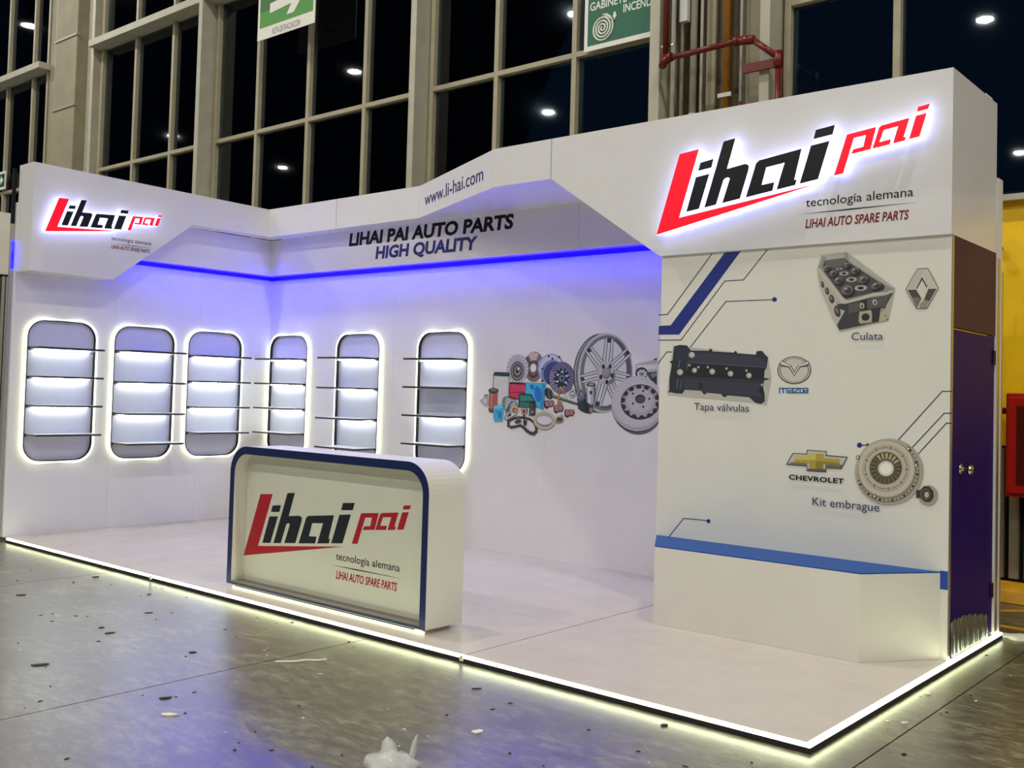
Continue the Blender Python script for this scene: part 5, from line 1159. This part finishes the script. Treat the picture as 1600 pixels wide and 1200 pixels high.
((66,62,60),[114,210, 116,197, 114,186, 109,180, 101,178, 93,182, 86,191, 81,203, 79,215, 81,226, 87,233, 94,234, 102,230, 109,221]),
((126,120,114),[101,213, 102,204, 100,198, 95,197, 90,202, 86,210, 85,220, 87,226, 92,227, 97,222]),
((66,62,60),[155,132, 157,116, 155,102, 149,94, 141,92, 131,97, 122,109, 116,124, 114,140, 116,154, 122,163, 130,165, 140,159, 149,148]),
((126,120,114),[140,136, 142,124, 139,115, 134,114, 128,121, 123,132, 121,144, 124,152, 129,153, 135,147]),
((62,62,62),[132,175, 188,173, 324,203, 431,214, 478,231, 432,148, 449,68, 327,45, 151,11, 134,41, 183,129, 149,144]),
((88,86,84),[205,167, 324,195, 462,221, 426,148, 347,140, 205,113]),
((44,44,46),[281,186, 319,195, 325,130, 282,126]),
((50,50,52),[352,140, 400,144, 396,64, 353,55]),
((176,168,140),[274,121, 344,130, 352,108, 351,55, 283,47, 269,62]),
((44,42,40),[337,92, 337,85, 334,77, 329,71, 322,67, 313,65, 305,66, 297,70, 291,76, 288,83, 288,91, 291,99, 296,105, 303,109, 312,111, 320,109, 328,106, 333,100]),
((180,172,144),[405,136, 440,137, 447,79, 436,63, 393,57]),
((70,66,58),[417,125, 417,124, 416,123, 416,122, 415,121, 414,121, 414,121, 413,121, 412,121, 411,122, 411,123, 410,124, 410,125, 410,126, 411,127, 411,128, 412,129, 413,129, 413,129, 414,129, 415,129, 416,128, 416,127, 417,126]),
((70,66,58),[436,91, 436,90, 435,89, 435,88, 434,87, 433,87, 433,87, 432,87, 431,87, 430,88, 430,89, 429,90, 429,91, 429,92, 430,93, 430,94, 431,95, 432,95, 432,95, 433,95, 434,95, 435,94, 435,93, 436,92]),
((190,186,176),[304,159, 304,151, 301,144, 296,140, 290,139, 284,142, 279,148, 276,155, 276,163, 278,170, 283,175, 289,175, 296,173, 301,167]),
((70,68,66),[298,156, 298,150, 295,145, 291,145, 286,148, 284,154, 284,161, 287,165, 291,166, 295,162]),
((190,186,176),[381,178, 381,170, 379,163, 374,159, 368,158, 362,161, 357,166, 354,174, 354,182, 356,189, 361,193, 367,194, 373,191, 378,185]),
((70,68,66),[375,175, 375,168, 373,164, 368,163, 364,167, 362,173, 362,179, 365,184, 369,184, 373,181])]),
('printed_diamond_emblem','tower',-264,2013,
[((96,90,84),[67,239, 129,238, 190,118, 125,0, 64,2, 0,119]),
((212,206,192),[69,235, 127,233, 186,118, 122,4, 66,6, 5,119]),
((196,188,176),[69,233, 118,232, 96,195, 62,119, 7,122]),
((204,196,184),[122,231, 183,121, 128,119, 98,193]),
((76,66,64),[12,116, 62,115, 94,61, 73,30, 59,31]),
((120,110,106),[38,68, 73,72, 93,56, 70,7, 64,10]),
((80,70,68),[133,116, 179,115, 139,43, 109,55]),
((150,142,134),[109,55, 139,43, 120,4, 84,6, 81,25]),
((216,212,200),[96,175, 124,127, 95,65, 64,118]),
((44,36,36),[96,188, 100,177, 69,119, 62,119]),
((60,50,50),[100,180, 127,129, 122,123, 97,169])]),
('printed_bowtie_emblem','tower',-999,1016,
[((66,62,60),[45,108, 137,108, 138,133, 268,132, 265,108, 402,105, 363,28, 265,27, 267,2, 139,0, 138,30, 0,31]),
((196,192,184),[49,103, 142,103, 144,128, 262,127, 260,101, 393,99, 359,32, 260,32, 260,6, 144,6, 143,36, 10,35]),
((120,116,112),[10,35, 143,36, 143,50, 41,51]),
((110,106,102),[260,32, 359,32, 372,56, 260,48]),
((98,94,90),[144,6, 260,6, 260,21, 150,19]),
((176,158,60),[61,92, 151,93, 153,114, 249,114, 250,88, 355,88, 350,51, 248,49, 248,21, 155,21, 154,50, 55,50]),
((206,190,90),[61,92, 151,93, 153,114, 198,114, 199,73, 56,64]),
((146,128,42),[199,67, 350,64, 350,51, 248,49, 248,21, 199,20])]),
('printed_clutch_kit','tower',-552,850,
[((166,164,150),[406,211, 404,178, 395,145, 381,113, 362,84, 338,58, 310,36, 279,19, 245,7, 210,1, 175,0, 140,6, 108,18, 78,35, 51,57, 30,84, 14,115, 4,148, 0,183, 3,218, 12,252, 27,285, 48,315, 73,341, 102,363, 135,379, 169,390, 205,395, 240,393, 274,386, 306,373, 334,355, 359,333, 379,306, 394,277, 403,245]),
((104,98,84),[383,216, 381,187, 375,158, 364,131, 349,105, 331,81, 310,60, 285,43, 258,29, 230,20, 201,15, 171,15, 142,19, 115,28, 89,41, 65,59, 45,80, 29,104, 17,131, 9,159, 6,189, 8,219, 15,249, 26,278, 42,304, 61,328, 84,349, 110,366, 137,379, 166,387, 196,391, 225,390, 254,385, 281,375, 306,361, 328,343, 347,322, 362,298, 373,272, 380,244]),
((182,174,154),[378,220, 377,191, 370,163, 360,135, 345,110, 327,86, 306,66, 282,49, 255,35, 227,26, 198,21, 169,21, 140,25, 113,34, 87,47, 64,64, 44,85, 28,109, 16,136, 9,164, 6,194, 8,223, 14,253, 26,281, 41,307, 60,331, 83,352, 108,368, 135,381, 164,390, 193,393, 222,392, 251,387, 277,377, 302,364, 324,346, 343,325, 358,301, 369,276, 376,248]),
((140,132,112),[369,219, 367,189, 359,159, 347,131, 330,105, 310,81, 285,62, 258,47, 229,36, 198,31, 168,31, 137,36, 109,47, 83,62, 60,82, 42,107, 28,134, 19,163, 16,194, 18,226, 26,256, 39,286, 57,312, 79,336, 104,355, 133,370, 163,379, 193,383, 224,382, 254,376, 281,364, 306,348, 328,328, 345,304, 358,278, 366,249]),
((198,190,172),[355,226, 352,197, 346,169, 334,142, 318,118, 298,96, 275,78, 250,63, 222,53, 193,48, 164,48, 136,53, 109,63, 84,78, 63,97, 45,120, 32,146, 24,174, 21,203, 23,232, 31,262, 43,289, 60,314, 80,336, 104,354, 131,368, 159,377, 188,381, 217,380, 245,374, 271,363, 295,348, 315,329, 332,306, 344,281, 352,254]),
((170,162,144),[328,226, 326,201, 320,176, 309,152, 294,131, 275,112, 254,97, 230,86, 204,79, 178,77, 153,79, 128,86, 105,98, 86,114, 69,134, 57,156, 49,181, 46,206, 49,233, 56,258, 67,282, 83,304, 102,323, 124,338, 149,348, 174,355, 201,356, 226,353, 250,345, 272,333, 291,316, 307,297, 318,275, 326,251]),
((190,182,164),[321,227, 319,201, 312,176, 300,152, 284,131, 264,113, 241,99, 216,90, 190,85, 164,85, 138,91, 114,101, 93,116, 76,135, 63,157, 55,182, 52,208, 54,235, 61,260, 74,284, 91,306, 111,324, 135,337, 160,346, 186,350, 213,349, 238,343, 261,332, 281,317, 298,298, 310,276, 318,252]),
((132,124,106),[312,204, 310,193, 307,182, 302,172, 297,161, 291,151, 286,155, 292,164, 297,174, 301,184, 304,194, 306,205]),
((140,130,110),[289,142, 287,136, 282,132, 276,132, 271,135, 269,140, 271,146, 276,150, 282,151, 287,148]),
((132,124,106),[271,128, 262,120, 252,113, 242,107, 232,102, 221,98, 219,104, 229,108, 239,113, 249,118, 258,125, 267,132]),
((140,130,110),[215,98, 213,92, 208,88, 202,88, 197,91, 195,97, 197,103, 202,107, 208,107, 213,104]),
((132,124,106),[190,92, 178,91, 167,92, 156,94, 145,96, 134,100, 136,106, 147,102, 157,100, 168,98, 179,98, 190,98]),
((140,130,110),[132,111, 130,105, 125,101, 119,100, 114,103, 112,109, 114,115, 119,119, 125,119, 130,116]),
((132,124,106),[107,115, 98,122, 90,130, 83,138, 77,148, 71,158, 77,161, 82,151, 88,142, 95,134, 103,126, 111,120]),
((140,130,110),[79,174, 77,168, 72,164, 66,163, 61,167, 59,172, 61,178, 66,182, 72,183, 77,180]),
((132,124,106),[62,187, 60,198, 59,210, 60,221, 61,233, 64,244, 70,243, 67,232, 66,221, 66,210, 66,199, 68,188]),
((140,130,110),[82,259, 81,253, 76,249, 69,248, 64,251, 62,257, 64,263, 69,267, 75,268, 80,264]),
((132,124,106),[76,274, 82,284, 89,293, 97,302, 106,310, 115,318, 119,313, 110,306, 101,298, 94,289, 87,280, 81,271]),
((140,130,110),[140,324, 138,318, 133,314, 127,314, 122,317, 120,323, 122,329, 127,332, 133,333, 138,330]),
((132,124,106),[143,333, 154,337, 165,341, 177,343, 188,344, 200,344, 199,337, 188,337, 177,336, 166,334, 156,332, 145,328]),
((140,130,110),[224,339, 222,333, 217,329, 211,329, 206,332, 204,338, 206,344, 211,347, 217,348, 222,344]),
((132,124,106),[230,338, 241,335, 251,330, 260,324, 269,318, 278,310, 273,306, 265,313, 257,319, 248,324, 238,329, 228,332]),
((140,130,110),[295,298, 293,292, 288,288, 282,288, 277,291, 275,296, 277,302, 282,306, 288,307, 293,303]),
((132,124,106),[296,287, 302,278, 306,267, 310,257, 312,246, 313,235, 307,234, 306,245, 304,255, 300,265, 296,275, 291,284]),
((140,130,110),[320,220, 318,214, 313,211, 307,210, 302,213, 300,219, 302,225, 307,229, 313,229, 318,226]),
((112,104,84),[284,225, 282,206, 277,188, 268,171, 256,155, 242,142, 225,132, 207,125, 188,121, 169,122, 151,126, 134,133, 118,144, 106,158, 96,175, 90,193, 88,212, 90,231, 95,250, 104,268, 116,283, 131,296, 148,307, 167,313, 186,316, 205,315, 223,311, 240,303, 255,292, 267,278, 276,262, 282,244]),
((62,56,42),[278,225, 276,206, 270,188, 261,170, 249,155, 234,143, 216,134, 198,129, 179,127, 160,130, 142,136, 126,146, 113,159, 103,175, 97,193, 95,212, 96,232, 102,250, 112,268, 124,283, 140,295, 157,304, 176,309, 195,310, 214,307, 231,301, 247,290, 260,277, 269,261, 275,244]),
((106,100,74),[230,223, 275,227, 274,210, 230,214]),
((106,100,74),[228,209, 272,200, 266,183, 225,201]),
((106,100,74),[223,197, 261,174, 250,160, 217,190]),
((106,100,74),[214,186, 242,153, 227,142, 207,181]),
((106,100,74),[202,179, 218,137, 201,132, 194,176]),
((106,100,74),[189,176, 191,130, 173,130, 180,176]),
((106,100,74),[175,176, 163,131, 147,137, 167,179]),
((106,100,74),[163,181, 138,141, 124,152, 156,186]),
((106,100,74),[153,190, 117,159, 107,173, 148,197]),
((106,100,74),[146,201, 103,183, 98,200, 144,209]),
((106,100,74),[144,214, 97,210, 98,228, 144,223]),
((106,100,74),[145,228, 100,238, 107,255, 148,236]),
((106,100,74),[151,241, 112,264, 124,278, 156,248]),
((176,168,120),[160,251, 131,286, 146,296, 167,256]),
((176,168,120),[172,258, 156,301, 173,306, 180,261]),
((176,168,120),[185,262, 183,307, 201,307, 194,262]),
((176,168,120),[198,261, 211,305, 227,300, 207,258]),
((176,168,120),[211,256, 236,295, 249,285, 217,251]),
((176,168,120),[221,247, 256,277, 266,263, 225,240]),
((106,100,74),[227,236, 270,254, 274,237, 230,228]),
((92,88,66),[243,223, 242,209, 237,196, 230,185, 220,175, 208,168, 195,164, 181,163, 168,165, 155,171, 145,179, 137,189, 132,201, 130,215, 131,228, 136,241, 144,253, 154,262, 166,269, 179,273, 193,274, 206,272, 219,266, 229,258, 237,248, 242,236]),
((212,210,196),[235,219, 234,208, 229,196, 222,186, 212,178, 201,173, 189,171, 177,171, 165,175, 155,182, 148,191, 143,201, 141,213, 142,225, 147,236, 154,246, 164,254, 175,260, 188,262, 200,261, 211,257, 221,251, 228,242, 233,231]),
((238,238,226),[223,217, 221,206, 215,196, 206,187, 195,183, 183,182, 171,185, 162,192, 156,201, 154,213, 155,224, 161,235, 171,243, 182,247, 194,248, 205,245, 214,238, 221,229]),
((64,58,46),[338,331, 336,325, 330,323, 325,325, 322,330, 325,336, 330,338, 336,336]),
((64,58,46),[349,312, 348,309, 345,307, 342,308, 341,311, 342,314, 345,316, 348,315]),
((64,58,46),[361,290, 360,287, 357,286, 354,287, 352,290, 354,293, 357,294, 359,293]),
((64,58,46),[373,268, 371,262, 365,260, 360,262, 357,267, 360,273, 365,275, 371,273]),
((64,58,46),[375,244, 373,241, 371,240, 368,241, 366,243, 368,247, 370,248, 373,247]),
((64,58,46),[377,220, 375,217, 373,215, 370,216, 368,219, 370,222, 372,224, 375,222]),
((64,58,46),[379,195, 377,189, 371,187, 366,189, 363,194, 366,200, 371,202, 377,201]),
((64,58,46),[371,170, 369,167, 366,166, 364,167, 362,170, 363,173, 366,174, 369,173]),
((64,58,46),[363,147, 361,144, 358,142, 356,143, 354,146, 355,149, 358,151, 361,150]),
((64,58,46),[355,124, 353,119, 347,116, 342,118, 340,123, 342,129, 347,132, 353,130]),
((64,58,46),[337,103, 336,100, 333,98, 330,99, 329,102, 330,105, 333,107, 336,106]),
((64,58,46),[321,84, 320,81, 317,79, 314,80, 312,83, 313,86, 316,88, 319,87]),
((64,58,46),[305,67, 303,61, 297,59, 292,60, 290,66, 292,72, 297,74, 303,73]),
((64,58,46),[280,53, 279,49, 276,48, 273,49, 272,52, 273,55, 276,56, 279,55]),
((64,58,46),[258,41, 256,38, 253,37, 250,38, 249,40, 250,44, 253,45, 256,44]),
((64,58,46),[237,33, 235,28, 229,25, 224,27, 221,32, 224,38, 229,41, 235,39]),
((64,58,46),[209,28, 208,25, 205,24, 202,25, 200,27, 201,31, 205,32, 208,31]),
((64,58,46),[184,27, 183,24, 180,22, 176,23, 175,26, 176,29, 179,31, 182,30]),
((64,58,46),[163,29, 160,23, 155,21, 149,22, 146,28, 149,34, 154,37, 160,35]),
((64,58,46),[135,35, 133,32, 130,30, 127,31, 126,34, 127,37, 130,39, 133,38]),
((64,58,46),[112,44, 110,41, 107,39, 104,40, 103,43, 104,46, 107,48, 110,47]),
((64,58,46),[94,56, 92,50, 86,48, 80,49, 77,55, 80,61, 86,64, 91,62]),
((64,58,46),[71,71, 69,68, 66,67, 63,68, 62,71, 63,74, 66,75, 69,74]),
((64,58,46),[54,90, 53,86, 49,85, 46,86, 45,89, 46,92, 49,94, 52,93]),
((64,58,46),[44,110, 41,104, 35,102, 30,103, 27,109, 29,115, 35,118, 41,116]),
((64,58,46),[29,133, 28,129, 24,128, 21,129, 20,132, 21,135, 24,137, 28,136]),
((60,54,42),[135,48, 133,40, 127,35, 119,34, 113,38, 110,45, 113,53, 119,58, 127,59, 133,55]),
((226,222,208),[128,47, 127,41, 122,38, 117,40, 115,46, 117,52, 121,54, 126,53]),
((60,54,42),[376,249, 374,241, 368,237, 361,236, 355,240, 353,247, 355,254, 361,259, 368,260, 374,256]),
((226,222,208),[370,248, 368,242, 363,240, 359,242, 357,247, 359,253, 363,256, 368,254]),
((60,54,42),[31,273, 28,265, 22,260, 14,260, 8,264, 5,271, 8,279, 14,284, 22,284, 28,280]),
((226,222,208),[24,272, 22,266, 17,264, 12,266, 10,271, 12,277, 17,280, 22,278]),
((60,54,42),[330,343, 328,336, 322,331, 315,330, 309,335, 306,342, 308,349, 314,354, 322,354, 328,350]),
((226,222,208),[324,343, 322,337, 317,334, 312,336, 310,342, 312,348, 317,350, 322,348]),
((62,66,50),[60,346, 76,361, 87,357, 74,344])]),
('printed_clutch_bearing','tower',-186,870,
[((160,156,140),[122,63, 119,43, 110,24, 96,10, 79,1, 60,0, 42,5, 27,17, 18,34, 14,54, 17,74, 27,93, 41,107, 58,115, 77,117, 95,111, 109,99, 119,83]),
((54,50,44),[0,83, 24,85, 44,110, 74,110, 97,85, 101,49, 81,20, 51,18, 25,39, 1,37]),
((96,90,78),[81,67, 80,55, 75,44, 67,36, 57,31, 47,30, 38,34, 30,40, 24,50, 22,62, 24,73, 29,84, 37,92, 46,97, 57,98, 66,94, 74,88, 79,78]),
((66,62,54),[75,66, 74,56, 69,47, 62,40, 53,38, 45,39, 38,44, 33,52, 31,62, 32,73, 37,82, 44,88, 53,91, 61,89, 69,84, 74,76]),
((190,184,170),[73,62, 71,54, 67,47, 60,44, 54,46, 49,52, 47,60, 49,69, 54,75, 60,78, 66,76, 71,71])]),
]

PLN = {'back': (BW, bw), 'tower': (TY, fp)}
par = {'back': [c for c in kids(bw) if c.name.startswith('wall_panel')], 'tower': None}
panel_r = sorted(par['back'], key=lambda c: max(v.co.x for v in c.data.vertices))[-1]
lay = {'back': 0, 'tower': 0}
for nme, plane, ox, oz, s in ART:
    y = PLN[plane][0]; mb = MB()
    for rgb, flatpts in s:
        lay[plane] += 1
        yy = y-0.0004-lay[plane]*0.00002
        pts = [((ox+flatpts[i])/1000, yy, (oz+flatpts[i+1])/1000) for i in range(0, len(flatpts), 2)]
        mb.add(pts, [list(range(len(pts)))], ink(rgb))
    mb.build(nme, panel_r if plane == 'back' else fp, fix=False)
NV = mat('navy_ink', (30, 30, 84), 0.5)
lettering('lettering', 'Culata', (-0.582, TY-0.012, 1.834), (1, 0, 0), 0.192, 0.046, NV, fp)
lettering('lettering', 'Tapa válvulas', (-1.666, TY-0.012, 1.373), (1, 0, 0), 0.407, 0.048, NV, fp)
lettering('lettering', 'Kit embrague', (-0.815, TY-0.012, 0.808), (1, 0, 0), 0.418, 0.050, NV, fp)
lettering('lettering', 'CHEVROLET', (-0.974, TY-0.012, 0.957), (1, 0, 0), 0.358, 0.029, ink_black, fp, 0.03, 1.05)

# ---- loose bits on the floor
def scrap(name, x, y, pts, mt, label, cat, h=0.003, rz=0.0, curl=0.0):
    c, s = math.cos(rz), math.sin(rz)
    o = MB().prism([(x+u*c-v*s, y+u*s+v*c) for u, v in pts], lambda u, v, d: (u, v, d+curl*((u-x)**2+(v-y)**2)), FL+h, FL+0.0005, mt).build(name)
    return tag(o, label, cat)
ws = MB().tube([(-2.69, -0.75, FL+0.006), (-2.62, -0.67, FL+0.006), (-2.585, -0.62, FL+0.012), (-2.55, -0.57, FL+0.006), (-2.50, -0.555, FL+0.02)], 0.006, paper_m, 6).build('cable_tie'); tag(ws, 'long white plastic strip lying in front of the counter', 'strip')
bits = [(-3.49, -1.66, 0.075, 0.035, 'd', 'dark flattened scrap with a white fleck on the left floor'),
        (-2.53, -1.50, 0.06, 0.020, 'd', 'bent dark sliver below the long floor joint'),
        (-3.175, -0.953, 0.035, 0.012, 'd', 'short dark sliver halfway to the counter'),
        (-4.226, -0.603, 0.045, 0.012, 'd', 'dark sliver between the platform corner and counter'),
        (-4.75, -0.30, 0.03, 0.012, 'd', 'tiny dark chip close to the platform front edge'),
        (-3.889, -1.06, 0.05, 0.014, 'd', 'dark strip in the middle of the left floor'),
        (-5.30, -0.95, 0.05, 0.016, 'd', 'dark flake near the left picture edge'),
        (-4.05, -1.02, 0.03, 0.012, 'd', 'small dark chip beside the dark strip'),
        (-5.6, -0.25, 0.04, 0.012, 'd', 'thin dark chip near the platform left end'),
        (-1.164, -0.812, 0.055, 0.030, 'p', 'pale torn paper flake right of the plastic bag'),
        (0.093, 1.266, 0.030, 0.022, 'p', 'small white paper square right of the platform'),
        (0.17, 0.70, 0.035, 0.015, 'p', 'pale scrap beside the right platform edge'),
        (0.319, 0.26, 0.022, 0.014, 'd', 'dark chip beside the cracked floor joint'),
        (-2.35, -0.72, 0.022, 0.007, 'p', 'tiny pale flake right of the white strip'),
        (-1.60, -0.33, 0.05, 0.006, 'd', 'thin dark thread near the platform front edge'),
        (-0.62, -0.14, 0.030, 0.020, 'd', 'small folded dark triangle by the platform front'),
        (-2.30, -1.62, 0.06, 0.035, 'p', 'pale flake left of the plastic bag')]
for i, (x, y, a, b, k, lab) in enumerate(bits):
    pts = []
    for j in range(7):
        t = 2*math.pi*j/7; rr = 0.7+0.5*random.random(); pts.append((a*math.cos(t)*rr*0.6, b*math.sin(t)*rr*0.6))
    scrap('paper_scrap' if k == 'p' else 'dark_scrap', x, y, pts, paper_m if k == 'p' else dark_scrap, lab, 'scrap', 0.004+0.003*random.random(), 0.7+0.5*random.random(), 0.8)
bm = bmesh.new(); bmesh.ops.create_icosphere(bm, subdivisions=3, radius=1)
for v in bm.verts:
    d = v.co.normalized(); k = 1+0.15*math.sin(6*d.x+1)+0.12*math.cos(8*d.y+d.x*3)
    v.co = Vector((d.x*0.13*k, d.y*0.09*k, max(d.z, -0.1)*0.022*k+0.003))
me = bpy.data.meshes.new('foam_wrap'); bm.to_mesh(me); bm.free(); me.materials.append(foam_m)
for p in me.polygons: p.use_smooth = True
o = bpy.data.objects.new('foam_wrap', me); col.objects.link(o); o.location = (0.10, 3.0, FL); tag(o, 'flat white foam wrap lying by the rear right corner', 'foam')

mb = MB()
for i in range(230):
    x = random.uniform(-6.5, 1.6); y = random.uniform(-2.6, -0.06) if x < 0.05 or random.random() < 0.5 else random.uniform(-0.1, 2.6)
    if x > 0.05: y = random.uniform(-1.2, 2.6)
    if y > -0.06 and x < 0.06: continue
    a = random.uniform(0.004, 0.014); b = a*random.uniform(0.3, 0.7); t0 = random.uniform(0, 3.1)
    P = [(x+math.cos(t0+k*math.pi/2)*(a if k % 2 == 0 else b), y+math.sin(t0+k*math.pi/2)*(a if k % 2 == 0 else b)) for k in range(4)]
    mb.prism(P, lambda u, v, dd: (u, v, dd), FL+0.003, FL+0.0003, dark_scrap if random.random() < 0.75 else paper_m)
tag(mb.build('floor_grit', None), 'fine dark grit scattered over the concrete floor', 'grit', kind='stuff')

# plastic bag at the lower picture edge
bg = empty('plastic_bag', (-1.1, -1.38, FL), 'crumpled clear plastic bag at the bottom picture edge', 'bag')
bm = bmesh.new(); bmesh.ops.create_icosphere(bm, subdivisions=3, radius=1)
for v in bm.verts:
    d = v.co.normalized(); k = 1+0.25*math.sin(5*d.x+2)*math.cos(6*d.y)+0.16*math.sin(13*d.x*d.y+9*d.z)+0.07*math.sin(23*d.x+17*d.y)
    v.co = Vector((d.x*0.10*k, d.y*0.085*k, max(d.z, -0.2)*0.055*k+0.013))
me = bpy.data.meshes.new('bag_body'); bm.to_mesh(me); bm.free(); me.materials.append(bag_m)
for p in me.polygons: p.use_smooth = True
o = bpy.data.objects.new('bag_body', me); col.objects.link(o); o.parent = bg
for (pts, w0) in (([(0.0, 0.0, 0.03), (-0.015, 0.0, 0.07), (-0.025, 0.005, 0.105), (-0.03, 0.005, 0.125)], 0.034), ([(0.05, 0.04, 0.03), (0.065, 0.05, 0.07), (0.07, 0.055, 0.115), (0.078, 0.06, 0.145)], 0.012)):
    mb = MB(); vs = []
    for i, (x, y, z) in enumerate(pts):
        wv = w0*(0.6+0.5*math.sin(1+i*0.9))*(1 if i < len(pts)-1 else 0.25)
        vs += [(-1.1+x-wv*0.76, -1.38+y-wv*0.6, FL+z), (-1.1+x+0.012, -1.38+y-0.012, FL+z+0.004), (-1.1+x+wv*0.76, -1.38+y+wv*0.6, FL+z-0.004)]
    fs = [(3*i+j, 3*i+j+1, 3*i+j+4, 3*i+j+3) for i in range(len(pts)-1) for j in (0, 1)]
    f2 = mb.add(vs, fs, bag_m, True).build('bag_flap', bg); f2.modifiers.new('s', 'SOLIDIFY').thickness = 0.001
